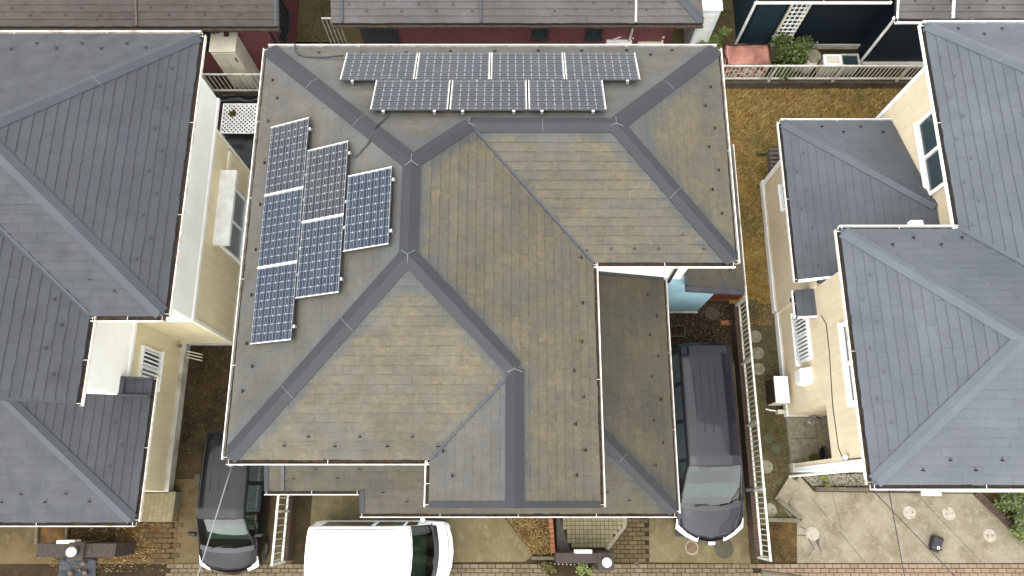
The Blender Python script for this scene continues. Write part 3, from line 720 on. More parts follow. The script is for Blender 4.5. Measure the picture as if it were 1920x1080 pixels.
# lower roofs
PL, ZL = 0.30, 2.9
XL, YL = 3.57, -0.25
hipL = (1.3, YL + (XL - 1.3))
LW = 'slate_main_low'
lE = Face((-1, 0), (XL, 0), ZL, PL, [(XL, YL), (XL, 5.08), (1.2, 5.08), (1.2, hipL[1] + .1)], LW, [((XL, YL), hipL)])
lS = Face((0, 1), (0, YL), ZL, PL, [(-3.3, YL), (XL, YL), (1.2, hipL[1] + .1), (1.2, 0.3), (-1.12, 0.3), (-1.12, 1.19), (-5.37, 1.19), (-5.37, 0.22), (-3.3, 0.22)], LW, [((XL, YL), hipL)])
low = deck('lower_roof', [lE, lS], main)
cap(low, (XL - .05, YL + .05), hipL, lE, lS, CMT, 0.15)
def edge_cap(roofo, face, a, b, w, mat=CMT, name='verge_trim', h=0.03):
    """flat metal strip lying on a slope along a-b, w wide to the left of a-b"""
    a = Vector(a); b = Vector(b); d = (b - a).normalized(); s = Vector((-d.y, d.x)) * w; mb = MB()
    q = [a, b, b + s, a + s]
    if area2([tuple(p) for p in q]) < 0: q = q[::-1]
    mb.hexa([(p.x, p.y, face.z(p.x, p.y) - 0.05) for p in q], [(p.x, p.y, face.z(p.x, p.y) + h) for p in q]); return part(name, mb, mat, roofo)
edge_cap(low, lS, (-5.37, 0.2), (-5.37, 1.19), -0.10); edge_cap(low, lS, (-5.0, 0.22), (-5.0, 1.19), -0.07, 'dark_metal', 'batten', 0.05)
edge_cap(low, lS, (-3.3, -0.25), (-3.3, 0.22), -0.10); edge_cap(low, lE, (1.26, 5.08), (XL, 5.08), -0.05, 'dark_metal', 'flashing', 0.06)
gutter(main, (XL, YL), (XL, 5.08), ZL - .02, (1, 0), w=0.09); gutter(main, (-3.3, YL), (XL, YL), ZL - .02, (0, -1), w=0.09); gutter(main, (-5.37, 0.22), (-3.32, 0.22), lS.z(0, .22) - .02, (0, -1), w=0.09)
gpx(low, lE, [(1214, 552), (1231, 592), (1218, 628), (1234, 668), (1222, 706), (1238, 749), (1240, 748), (1226, 788), (1243, 830), (1229, 873)])
gpx(low, lS, [(550, 897), (592, 879), (633, 896), (674, 879), (718, 923), (763, 940), (798, 924), (1138, 923), (1180, 938)])
# eastern lean-to
XQ, PQ = 5.45, 0.22
qE = Face((-1, 0), (XQ, 0), 2.9, PQ, [(XQ, 4.68), (XQ, 8.55), (4.02, 8.55), (4.02, 4.68)], 'slate_main_low', [((4.02, 4.68), (XQ, 4.68))])
lean = deck('lean_to_roof', [qE], main)
edge_cap(lean, qE, (4.02, 4.66), (XQ, 4.66), 0.11, 'dark_metal'); edge_cap(lean, qE, (4.0, 4.8), (4.0, 5.1), -0.08, 'dark_metal', 'flashing', 0.06)
gutter(main, (XQ, 4.66), (XQ, 8.55), 2.88, (1, 0), w=0.07); gpx(lean, qE, [(1368, 505)])
strip(main, 'side_box', 'plaster_white', (4.62, 5.22, 8.56, 10.2, 2.2, 3.02)); 
strip(main, 'side_duct', 'cap_main', (4.95, 5.22, 8.1, 8.555, 2.6, 3.05))
part('downpipe', MB().tube([(3.66, 4.95, 5.3), (3.66, 5.02, 4.6), (3.72, 5.02, 2.9), (3.72, 4.9, 0.1)], 0.035, 8), 'black_plastic', main)
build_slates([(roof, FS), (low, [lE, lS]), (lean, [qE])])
mb = MB(); c = Vector((-5.28, 0.68, 5.45)); mb.bar(c, c + Vector((0.25, -0.02, 0.05)), 0.05); mb.lathe(tuple(c), [(0.05, -0.06), (0.06, 0), (0.03, 0.06)], 10)
part('cable_bracket', mb, 'cable_grey', main)

# ------------------------------------------------------------------ solar panels
def panel_proto(cm):
    Lp, Wp = 1.52, 1.0; t = bpy.data.objects.new('solar_module', None); COL.objects.link(t)
    fr = MB(); h = 0.035
    for b in ((-Lp / 2, Lp / 2, -Wp / 2, -Wp / 2 + .014), (-Lp / 2, Lp / 2, Wp / 2 - .014, Wp / 2), (-Lp / 2, -Lp / 2 + .014, -Wp / 2 + .014, Wp / 2 - .014), (Lp / 2 - .014, Lp / 2, -Wp / 2 + .014, Wp / 2 - .014)): fr.box(*b, 0, h)
    part('frame', fr, 'frame_dark', t, local=True)
    bs = MB(); bs.box(-Lp / 2 + .014, Lp / 2 - .014, -Wp / 2 + .014, Wp / 2 - .014, h - .012, h - .006); part('backsheet', bs, 'backsheet', t, local=True)
    for s in (-1, 1):
        ends = MB(); ends.box(s * (Lp / 2 - .009) - .009, s * (Lp / 2 - .009) + .005, -Wp / 2, Wp / 2, h + .001, h + .004)
        part('end_rail', ends, 'aluminium_pale', t, local=True)
    cw, cd = (Lp - .06) / 9, (Wp - .05) / 6; c = 0.017; g = 0.0032
    cb = MB(); x, y = cw / 2 - g, cd / 2 - g
    o = [(-x + c, -y), (x - c, -y), (x, -y + c), (x, y - c), (x - c, y), (-x + c, y), (-x, y - c), (-x, -y + c)]
    cb.hexa([(a, b, 0) for a, b in o], [(a, b, .003) for a, b in o]); me = cb.mesh('cell'); me.materials.append(MATS[cm])
    for i in range(9):
        for j in range(6):
            q = part('cell', me, cm, t, local=True); q.location = (-Lp / 2 + .03 + cw * (i + .5), -Wp / 2 + .025 + cd * (j + .5), h - .006)
    for s in (-.5, .5):
        ft = MB(); ft.box(s * 1.0 - .03, s * 1.0 + .03, Wp / 2, Wp / 2 + .05, -.06, .03); ft.box(s * 1.0 - .02, s * 1.0 + .02, -Wp / 2, Wp / 2, -.06, 0)
        part('clamp', ft, 'aluminium', t, local=True, bevel=0.006)
    return t
protos = {m: panel_proto(m) for m in ('cell_blue', 'cell_grey')}
used = set()
def place_panel(face, u, s, cm, label):
    t = protos[cm] if cm not in used else copy_tree(protos[cm]); used.add(cm)
    p = face.pt(u, s, 0.10); ux = Vector((face.u.x, face.u.y, 0)); sy = (face.pt(0, 1) - face.pt(0, 0)).normalized()
    t.matrix_world = Matrix.Translation(p) @ Matrix((ux, sy, face.nrm)).transposed().to_4x4()
    tag(t, label, 'solar panel', 'solar panels on the grey roof')
ordn = ['leftmost', 'second from the left', 'third from the left', 'rightmost']
for k in range(4):
    x = -3.53 + 1.54 * (k + .5); place_panel(fN, fN.us(x, YN)[0], 0.90, 'cell_grey', 'solar panel %s in the outer row of four beside the far gutter' % ordn[k])
for k, w in enumerate(('left', 'middle', 'right')):
    x = -2.79 + 1.55 * (k + .5); place_panel(fN, fN.us(x, YN)[0], 1.92, 'cell_grey', '%s solar panel in the inner row of three next to the far ridge' % w)
for k, w in enumerate(('far end', 'middle', 'near end')):
    y = 7.43 - 1.523 * (k + .5); place_panel(fW, fW.us(XW, y)[0], 0.94, 'cell_grey' if k == 0 else 'cell_blue', 'solar panel at the %s of the left column of three along the gutter' % w)
for k, w in enumerate(('far', 'near')):
    y = 6.69 - 1.52 * (k + .5); place_panel(fW, fW.us(XW, y)[0], 1.96, 'cell_grey' if k == 0 else 'cell_blue', '%s solar panel of the pair in the middle column' % w)
place_panel(fW, fW.us(XW, 5.185)[0], 3.0, 'cell_blue', 'single blue solar panel standing nearest the main ridge')
def on(face, px, py, h=0.03):
    x, y = onface(face, px, py); return Vector((x, y, face.z(x, y) + h))
tag(part('solar_cable', MB().tube([on(fW, 662, 297, .08), on(fW, 672, 290), on(fW, 690, 270), on(fW, 698, 252), on(fN, 704, 240, .07), on(fN, 716, 228), on(fN, 730, 217, .08)], 0.018, 8), 'cable_black', smooth=True), 'black cable crossing the hip between the two groups of panels', 'cable')
tag(part('solar_cable', MB().tube([Vector((*onface(fN, 553, 83), 5.6)), on(fN, 554, 94), on(fN, 560, 102), on(fN, 572, 107), on(fN, 600, 108), on(fN, 645, 107, .08)], 0.016, 8), 'cable_black', smooth=True), 'black cable running from the far gutter to the outer panel row', 'cable')

# ------------------------------------------------------------------ left house: slate-grey roofs, white upper storey, yellow siding below
PA = 0.52
left = thing('house', 'two-storey house with blue-grey roof, white upper wall and yellow siding left of driveway', 'house', (-10.5, 5, 0))
LM_ = 'slate_left'
pk = (-9.985, 6.665)
aN = Face((0, -1), (0, 9.83), ZE, PA, [(-6.82, 9.83), (-15, 9.83), (-15, 6.665), pk], LM_)
aE = Face((-1, 0), (-6.82, 0), ZE, PA, [(-6.82, 9.83), pk, (-6.82, 3.5)], LM_)
aS = Face((0, 1), (0, 3.5), ZE, PA, [(-6.82, 3.5), pk, (-11.14, 6.665), (-11.14, 6.36), (-8.28, 3.5)], LM_)
aE2 = Face((-1, 0), (-8.28, 0), ZE, PA, [(-8.28, 3.5), (-11.14, 6.36), (-11.14, 1.8), (-8.28, 1.8)], LM_)
aW2 = Face((1, 0), (-14.0, 0), ZE, PA, [(-11.14, 6.6), (-14, 6.6), (-14, 1.8), (-11.14, 1.8)], LM_)
AF = [aN, aE, aS, aE2, aW2]
lroof = deck('roof', AF, left)
cap(lroof, (-6.87, 9.78), pk, aN, aE, 'cap_left', 0.15); cap(lroof, (-6.87, 3.55), pk, aE, aS, 'cap_left', 0.15); cap(lroof, (-8.3, 3.52), (-11.1, 6.32), aS, aE2, 'cap_left', 0.05, 0.028, 4, 'valley_tray', False)
edge_cap(lroof, aE2, (-8.28, 1.78), (-11.14, 1.78), -0.06, 'dark_metal', 'verge_trim', 0.02)
for a, b, o in (((-15, 9.83), (-6.82, 9.83), (0, 1)), ((-6.82, 3.5), (-6.82, 9.83), (1, 0)), ((-8.26, 3.5), (-6.82, 3.5), (0, -1)), ((-8.28, 1.75), (-8.28, 3.5), (1, 0))): gutter(left, a, b, ZE - .02, o, w=0.11)
wb = MB(); wb.box(-14, -7.43, 4.05, 9.78, 2.95, 5.5); wb.box(-14, -8.75, 2.28, 4.05, 2.95, 5.6)
part('upper_wall', wb, 'plaster_white', left)
wb = MB(); wb.box(-14, -7.45, 4.07, 9.0, 0.3, 2.85); wb.box(-14, -8.77, 0.25, 4.07, 0.3, 2.85); part('lower_wall', wb, 'siding_yellow', left)
strip(left, 'foundation', 'foundation', (-14, -7.42, 4.04, 9.02, 0, 0.3), (-14, -8.66, 0.2, 4.04, 0, 0.3))
strip(left, 'belt_course', 'trim_white', (-14, -7.40, 4.02, 9.80, 2.85, 2.95), (-14, -8.72, 2.25, 4.02, 2.85, 2.95))
strip(left, 'corner_trim', 'trim_pale', (-7.5, -7.425, 8.94, 9.03, 0.3, 2.848)); strip(left, 'corner_trim', 'trim_pale', (-7.5, -7.425, 4.045, 4.13, 0.3, 2.848))
strip(left, 'rail_trim', 'trim_pale', (-7.448, -7.40, 8.10, 8.85, 1.75, 1.9))
w_ = window(left, 'x', -7.45, 1, 6.25, 8.08, 0.32, 1.95, 2, 'trim_white', 'glass_frosted')
strip(left, 'window_hood', 'plastic_white', (-7.45, -7.05, 6.15, 8.16, 2.10, 2.22))
window(left, 'x', -8.77, 1, 2.62, 3.56, 1.45, 2.42, 2, 'trim_white', 'glass_dark', 0.07, 8, 'plastic_white', ['glass_frosted', 'glass_dark'])
strip(left, 'vent_cover', 'plastic_cream', (-8.768, -8.66, 1.15, 1.95, 2.1, 2.55))
mb = MB(); mb.lathe((-8.70, 3.92, 0.55), [(0.04, -0.05), (0.05, 0), (0.02, 0.06)], 10); mb.bar((-8.76, 3.92, 0.55), (-8.70, 3.92, 0.55), 0.05); part('outdoor_tap', mb, 'stone_pale', left)
for k in range(3): part('pipe', MB().tube([(-8.66, 3.85 - .08 * k, 0.22), (-8.3, 3.78 - .08 * k, 0.10), (-8.3, 3.78 - .08 * k, 0.02)], 0.016, 6), 'plastic_cream', left)
PLl, zl = 0.42, 2.9
lhp = (-10.9, 2.27)
bE = Face((-1, 0), (-8.17, 0), zl, PLl, [(-8.17, -0.43), lhp, (-8.74, 2.27), (-8.74, 2.68), (-8.17, 2.68)], LM_)
bS = Face((0, 1), (0, -0.43), zl, PLl, [(-8.17, -0.43), lhp, (-14.5, 2.27), (-14.5, -0.43)], LM_)
llow = deck('lower_roof', [bE, bS], left)
cap(llow, (-8.22, -0.38), lhp, bE, bS, 'cap_left', 0.13)
edge_cap(llow, bE, (-8.17, 2.70), (-8.76, 2.70), 0.05, 'dark_metal', 'verge_trim', 0.06); edge_cap(llow, bE, (-8.17, 2.30), (-8.76, 2.30), 0.06, 'dark_metal', 'verge_trim', 0.10); edge_cap(llow, bE, (-8.74, 2.3), (-8.74, 2.7), -0.07, 'dark_metal', 'flashing', 0.08)
gutter(left, (-8.17, -0.43), (-8.17, 2.72), zl - .02, (1, 0), w=0.10); gutter(left, (-14.5, -0.43), (-8.17, -0.43), zl - .02, (0, -1), w=0.10)
gpx(lroof, aN, [(21, 92), (69, 82), (106, 91), (154, 82), (190, 91), (238, 82), (274, 90)])
gpx(lroof, aE, [(322, 128), (298, 161), (312, 203), (289, 240), (302, 282), (278, 320), (292, 363), (267, 402), (280, 447), (254, 486)], 'cap_left')
gpx(lroof, aS, [(168, 523), (214, 545)]); gpx(lroof, aE2, [(101, 561), (115, 609), (85, 653), (99, 702)], 'black_plastic')
gpx(llow, bS, [(2, 941), (39, 926), (84, 941), (123, 925), (167, 940)]); gpx(llow, bE, [(215, 793), (228, 835), (204, 875)], 'cap_left')
build_slates([(lroof, AF), (llow, [bE, bS])])
# tiled step by the left house
st = tag(part('step', MB().prism(pxs(0.3, (257, 922), (330, 922), (322, 978), (252, 978)), 0, 0.3), 'porch_tile', bevel=0.01), 'pale tiled step at the corner of the yellow wall', 'step')
tb = MB(); a0, a1 = P(258, 925, .3), P(320, 976, .3)
nx, ny = 8, 7
for i in range(nx):
    for j in range(ny):
        x0 = a0.x + (a1.x - a0.x) * i / nx; y0 = a1.y + (a0.y - a1.y) * j / ny; w1, h1 = (a1.x - a0.x) / nx, (a0.y - a1.y) / ny
        tb.box(x0 + .004, x0 + w1 - .004, y0 + .004, y0 + h1 - .004, .3005, .306, random.uniform(.01, 1))
part('tile_courses', tb, 'porch_tile', st, kind='stuff')

# ------------------------------------------------------------------ right house: pale blue-grey roofs, beige siding
PB = 0.46
right = thing('house', 'two-storey beige house with pale blue-grey roofs and white gutters, right of the fence', 'house', (9.5, 5, 0))
RM = 'slate_right'
rk = (9.15, 2.8)
rW = Face((1, 0), (6.65, 0), ZE, PB, [(6.65, .3), (6.65, 5.3), rk], RM); rS = Face((0, 1), (0, .3), ZE, PB, [(6.65, .3), rk, (15, 2.8), (15, .3)], RM)
rN = Face((0, -1), (0, 5.3), ZE, PB, [(6.65, 5.3), rk, (11.56, 2.8), (9.06, 5.3)], RM)
rW2 = Face((1, 0), (9.06, 0), ZE, PB, [(9.06, 10.1), (9.06, 5.3), (11.56, 2.8), (12.5, 2.8), (12.5, 6.66)], RM)
rN2 = Face((0, -1), (0, 10.1), ZE, PB, [(9.06, 10.1), (12.5, 6.66), (15, 6.66), (15, 10.1)], RM)
RF = [rW, rS, rN, rW2, rN2]
rroof = deck('roof', RF, right)
cap(rroof, (6.7, .35), rk, rW, rS, 'cap_right', 0.14); cap(rroof, (6.7, 5.25), rk, rW, rN, 'cap_right', 0.14); cap(rroof, rk, (11.5, 2.8), rS, rN, 'cap_right', 0.14); cap(rroof, (9.11, 10.05), (12.5, 6.66), rW2, rN2, 'cap_right', 0.14)
cap(rroof, (9.1, 5.26), (11.5, 2.86), rN, rW2, 'cap_right', 0.05, 0.028, 4, 'valley_tray', False)
GC = 'gutter_clean'
for a, b, o, m in (((6.65, .3), (6.65, 5.3), (-1, 0), 'gutter_white'), ((6.65, 5.3), (9.06, 5.3), (0, 1), GC), ((9.06, 5.3), (9.06, 10.1), (-1, 0), GC), ((9.06, 10.1), (15, 10.1), (0, 1), GC), ((6.65, .3), (15, .3), (0, -1), GC)): gutter(right, a, b, ZE - .02, o, m, w=0.10)
wb = MB(); wb.box(7.2, 14, .75, 4.88, 2.6, 5.5); wb.box(9.55, 14, 4.88, 9.65, 0.25, 5.5); wb.box(7.2, 14, 2.15, 4.88, .25, 2.6); wb.box(8.6, 14, .75, 2.15, .25, 2.6); wb.box(7.2, 8.6, .75, .93, .25, 2.6)
wb.box(7.14, 9.55, 4.88, 8.72, .25, 2.86)
part('wall', wb, 'siding_beige', right)
strip(right, 'foundation', 'foundation', (7.10, 9.5, 4.92, 8.76, 0, .25), (7.16, 13.9, 2.12, 4.92, 0, .25), (9.5, 14, 8.76, 9.68, 0, .25), (7.16, 8.6, .72, .94, 0, .25), (8.58, 13.9, .72, 2.12, 0, .25))
strip(right, 'front_cladding', 'trim_white', (7.19, 14, .715, .748, .25, 5.5)); 
strip(right, 'corner_trim', 'trim_white', (7.17, 7.199, .72, .83, .25, 5.5)); strip(right, 'corner_trim', 'trim_white', (9.52, 9.549, 9.56, 9.67, .25, 5.5)); strip(right, 'corner_trim', 'trim_white', (7.11, 7.139, 8.62, 8.74, .25, 2.86))
strip(right, 'base_trim', 'trim_white', (7.08, 7.099, 4.93, 8.76, .02, .25)); strip(right, 'base_trim', 'trim_white', (7.135, 7.159, 2.12, 4.9, .02, .25))
porchf = tag(part('porch_floor', MB().box(7.16, 8.6, .94, 2.12, 0, .12), 'concrete_pale', right), None)
for (x0, x1, y0, y1) in ((7.2, 7.9, .98, 1.55), (7.2, 7.9, 1.57, 2.1), (7.92, 8.58, .98, 2.1)): part('slab', MB().box(x0, x1, y0, y1, .12, .14), 'stone_pale', porchf, bevel=.006)
window(right, 'x', 9.55, -1, 6.68, 8.55, 3.95, 5.25, 2, 'trim_white', 'glass_dark', 0.09, gms=['glass_dark', 'glass_teal'])
window(right, 'x', 7.2, -1, 1.95, 3.72, 3.95, 5.25, 2, 'trim_white', 'glass_dark', 0.09, gms=['glass_dark', 'glass_teal'])
window(right, 'x', 7.2, -1, 3.28, 4.58, 1.3, 2.15, 2, 'trim_white', 'glass_dark', 0.08, 12, 'plastic_white', ['glass_frosted', 'glass_dark'])
window(right, 'x', 7.14, -1, 7.35, 8.05, 1.5, 2.5, 1, 'trim_white', 'glass_teal', 0.07)
vb = MB(); q0 = PX(1507, 725, 7.2); vb.hexa([(7.2, q0.y - .02, 1.45), (6.95, q0.y + .02, 1.55), (6.95, q0.y + .36, 1.55), (7.2, q0.y + .40, 1.45)][::-1], [(7.2, q0.y - .02, 2.05), (6.93, q0.y + .02, 1.95), (6.93, q0.y + .36, 1.95), (7.2, q0.y + .40, 2.05)][::-1]); part('vent_hood', vb, 'plastic_white', right, bevel=.02)
part('wall_lamp', MB().lathe(tuple(PX(1487, 562, 7.05)), [(0.05, -.09), (0.07, -.05), (0.07, .06), (.03, .1)], 12), 'black_plastic', right, smooth=True)
part('wall_sensor', MB().lathe(tuple(PX(1585, 857, 7.13)), [(0.05, -.06), (0.06, 0), (.04, .08)], 12), 'plastic_white', right, smooth=True)
part('wall_cable', MB().tube([PX(1540, 592, 7.19), PX(1549, 608, 7.185), PX(1555, 660, 7.19), PX(1561, 760, 7.185), PX(1572, 840, 7.19), PX(1581, 862, 7.185), PX(1626, 858, 7.19)], 0.010, 6), 'cable_black', right)
RLw = [(6.75, 9.17), (9.53, 6.39)]
cW = Face((1, 0), (6.75, 0), 2.9, PB, [(6.75, 9.17), (9.53, 6.39), (9.53, 4.92), (7.15, 4.92), (7.15, 5.0), (6.75, 5.0)], RM); cN = Face((0, -1), (0, 9.17), 2.9, PB, [(6.75, 9.17), (9.53, 6.39), (9.53, 9.17)], RM)
rlow = deck('lower_roof', [cW, cN], right)
cap(rlow, (6.8, 9.12), (9.53, 6.39), cW, cN, 'cap_right', 0.13)
gutter(right, (6.75, 9.17), (9.6, 9.17), 2.88, (0, 1), GC, w=.09); gutter(right, (6.75, 5.0), (6.75, 9.17), 2.88, (-1, 0), GC, w=.09); edge_cap(rlow, cW, (6.75, 4.97), (7.4, 4.97), .06, 'trim_white', 'verge_trim', .03)
cS = Face((1, 0), (6.78, 0), 2.55, PB * .6, [(6.78, 4.2), (6.78, 4.88), (7.36, 4.88), (7.36, 4.2)], RM)
rcan = deck('canopy_roof', [cS], right); edge_cap(rcan, cS, (6.78, 4.18), (7.3, 4.18), .04, 'trim_white', 'verge_trim', .02); gutter(right, (6.78, 4.2), (6.78, 4.88), 2.53, (-1, 0), GC, w=.06)
gpx(rroof, rW2, [(1766, 108), (1792, 142), (1780, 183), (1807, 218), (1795, 260), (1822, 296), (1809, 341), (1837, 376), (1825, 421)], 'cap_right')
gpx(rroof, rN2, [(1797, 54), (1846, 64), (1879, 54)]); gpx(rroof, rN, [(1674, 459), (1713, 446), (1765, 459), (1804, 446)])
gpx(rroof, rW, [(1633, 516), (1619, 562), (1646, 604), (1633, 653), (1659, 697), (1646, 748), (1673, 792)], 'cap_right'); gpx(rroof, rS, [(1731, 881), (1782, 862), (1830, 881), (1880, 862)])
gpx(rlow, cN, [(1541, 238), (1582, 248), (1614, 238), (1656, 248)]); gpx(rlow, cW, [(1507, 285), (1496, 322), (1515, 356), (1504, 391), (1524, 426), (1513, 463), (1535, 498)], 'cap_right')
build_slates([(rroof, RF), (rlow, [cW, cN]), (rcan, [cS])])
strip(right, 'gutter_outlet', 'plastic_white', (8.1, 8.35, 5.41, 5.5, 5.46, 5.6)); strip(right, 'gutter_outlet', 'plastic_white', (7.6, 7.9, .10, .19, 5.46, 5.6))
pb_ = P(1770, 921, 2.3); strip(right, 'porch_beam', 'trim_pale', (pb_.x, 14, pb_.y - .02, pb_.y + .16, 2.2, 2.42)); strip(right, 'porch_beam', 'trim_white', (pb_.x + .02, 14, pb_.y + .165, pb_.y + .3, 2.35, 2.5))
part('downpipe', MB().tube([(7.05, .25, 5.5), (7.1, .62, 5.2), (7.1, .62, .1)], .032, 8), 'plastic_white', right)

# ------------------------------------------------------------------ houses to the north
def north_house(label, roof_mat, x0, x1, ye, z, p, depth, wall_mat, gm, hip_r=False, wx0=None, wx1=None, capm='cap_brown'):
    h = thing('house', label, 'house', ((x0 + x1) / 2, ye + depth, 0))
    top = ye + depth
    poly = [(x0, ye), (x1, ye), ((x1 - depth) if hip_r else x1, top), (x0, top)]
    f = Face((0, 1), (0, ye), z, p, poly, roof_mat)
    fs = [f]
    if hip_r: fs.append(Face((-1, 0), (x1, 0), z, p, [(x1, ye), (x1, top + depth), (x1 - depth, top)], roof_mat))
    fs.append(Face((0, -1), (0, top + depth), z, p, [(x0, top + depth), (x0, top), ((x1 - depth) if hip_r else x1, top), (x1, top + depth)], roof_mat))
    r = deck('roof', fs, h)
    if hip_r: cap(r, (x1 - .05, ye + .05), (x1 - depth, top), f, fs[1], capm, .12)
    build_slates([(r, fs)])
    gutter(h, (x0, ye), (x1, ye), z - .02, (0, -1), gm, w=.10)
    mb = MB(); a = x0 + .45 if wx0 is None else wx0; b = x1 - .45 if wx1 is None else wx1
    mb.box(a, b, ye + .45, top + depth - .45, 0, z - .02); part('wall', mb, wall_mat, h)
    return h, r, f
h1, r1, f1 = north_house('brown-roofed house with maroon walls in the upper left corner', 'slate_brown', -15, -6.08, 11.92, 2.9, .38, 3.4, 'siding_maroon', 'gutter_brown', wx1=-6.55)
edge_cap(r1, f1, (-9.75, 11.92), (-9.75, 14.5), .05, 'cap_brown', 'roof_batten', .05); edge_cap(r1, f1, (-6.12, 11.92), (-6.12, 15.3), .07, 'cap_left', 'verge_trim', .03)
gpx(r1, f1, [(21, 15), (152, 14), (283, 13), (349, 13), (415, 12), (481, 11), (56, 28), (122, 28), (186, 28), (252, 28), (317, 27), (383, 27), (449, 26)])
window(h1, 'y', 12.37, -1, -10.6, -9.7, 1.2, 2.75, 1, 'dark_metal', 'glass_dark', .08, 7, 'dark_metal'); window(h1, 'y', 12.37, -1, -8.9, -8.0, 1.2, 2.75, 1, 'dark_metal', 'glass_dark', .08, 7, 'dark_metal')
window(h1, 'x', -6.55, 1, 12.9, 13.7, 1.0, 2.7, 1, 'dark_metal', 'glass_dark', .08, 5, 'dark_metal'); window(h1, 'x', -6.55, 1, 12.5, 12.75, .6, 1.6, 1, 'dark_metal', 'glass_dark', .05)
part('downpipe', MB().tube([(-6.5, 12.0, 2.8), (-6.62, 12.33, 2.5), (-6.62, 12.33, .1)], .035, 8), 'black_plastic', h1)
h2, r2, f2 = north_house('grey-roofed house with dark red wall behind the solar panels', 'slate_north', -4.72, 5.0, 12.02, 2.9, .38, 3.2, 'siding_maroon', 'gutter_brown', True, wx0=-4.2, wx1=4.2, capm='cap_left')
edge_cap(r2, f2, (-4.4, 12.02), (-4.4, 14.6), .05, 'cap_left', 'roof_batten', .06); edge_cap(r2, f2, (-.78, 12.02), (-.78, 14.6), .05, 'cap_left', 'roof_batten', .06); edge_cap(r2, f2, (3.25, 12.02), (3.25, 14.6), .05, 'aluminium', 'roof_batten', .06)
gpx(r2, f2, [(654, 7), (687, 20), (720, 7), (753, 20), (785, 6), (818, 20), (850, 7), (885, 20), (1080, 16), (1113, 5), (1147, 18), (1180, 4), (1212, 18), (1245, 4), (1040, 20)])
for px_ in (1012, 1114):
    q = PY(px_, 60, 12.47); window(h2, 'y', 12.47, -1, q.x - .22, q.x + .22, 1.6, 2.62, 1, 'dark_metal', 'glass_teal', .06)
q = PY(712, 60, 12.47); strip(h2, 'doorway', 'dark_metal', (q.x - .5, q.x + .5, 12.40, 12.468, .2, 2.6))
part('downpipe', MB().tube([(3.42, 12.0, 2.8), (3.3, 12.42, 2.5), (3.28, 12.43, .2)], .035, 8), 'plastic_cream', h2)
strip(h2, 'dark_return', 'siding_maroon', (4.205, 4.6, 12.9, 14, 0, 2.7))
strip(h2, 'skylight', 'trim_white', (-0.6, 1.35, 13.02, 13.5, 3.3, 3.55))
h3, r3, f3 = north_house('navy blue house with grey roof at the upper right', 'slate_north', 10.05, 16, 12.15, 2.9, .36, 3.0, 'siding_navy', 'gutter_clean', wx0=10.45)
wb = MB(); wb.box(6.85, 10.448, 13.25, 18, 0, 2.92); part('wall', wb, 'siding_navy', h3); strip(h3, 'side_wall', 'siding_teal', (6.80, 6.848, 13.26, 18, 0, 2.92), (6.85, 7.6, 13.20, 13.248, 0, 2.9))
f3b = Face((0, 1), (0, 12.72), 2.95, .36, [(6.4, 12.72), (10.0, 12.72), (10.0, 16), (6.4, 16)], 'slate_north'); r3b = deck('roof', [f3b], h3); build_slates([(r3b, [f3b])]); gutter(h3, (6.4, 12.72), (10.0, 12.72), 2.93, (0, -1), 'gutter_clean', w=.10)
edge_cap(r3, f3, (11.55, 12.15), (11.55, 14.5), .06, 'trim_white', 'roof_batten', .06); edge_cap(r3, f3, (10.05, 12.15), (10.05, 14.5), -.05, 'trim_white', 'verge_trim', .03)
gpx(r3, f3, [(1716, 1), (1750, 15), (1783, 1), (1817, 14), (1850, 1), (1882, 14)])
part('downpipe', MB().tube([(6.55, 12.75, 2.85), (6.72, 13.22, 2.6), (6.72, 13.22, .05)], .04, 8), 'plastic_white', h3); part('downpipe', MB().tube([(10.02, 12.2, 2.85), (10.38, 12.6, 2.6), (10.38, 12.6, .05)], .04, 8), 'plastic_white', h3)
wg = window(h3, 'y', 13.25, -1, 7.72, 8.28, .55, 2.72, 1, 'trim_pale', 'glass_dark', .06)
for k in range(1, 4): part('bar', MB().box(7.72 + .56 * k / 4 - .012, 7.72 + .56 * k / 4 + .012, 13.15, 13.178, .6, 2.68), 'trim_white', wg)
for k in range(1, 12): part('bar', MB().box(7.75, 8.25, 13.125, 13.148, .55 + 2.17 * k / 12 - .012, .55 + 2.17 * k / 12 + .012), 'trim_white', wg)
strip(h3, 'foundation', 'foundation', (6.78, 10.44, 13.15, 13.198, 0, .2), (10.43, 16, 12.5, 12.598, 0, .2))
stp = tag(part('step', MB().box(7.2, 8.4, 12.75, 13.14, 0, .15), 'concrete_pale', bevel=.01), 'pale concrete doorstep below the grilled navy house window', 'step')

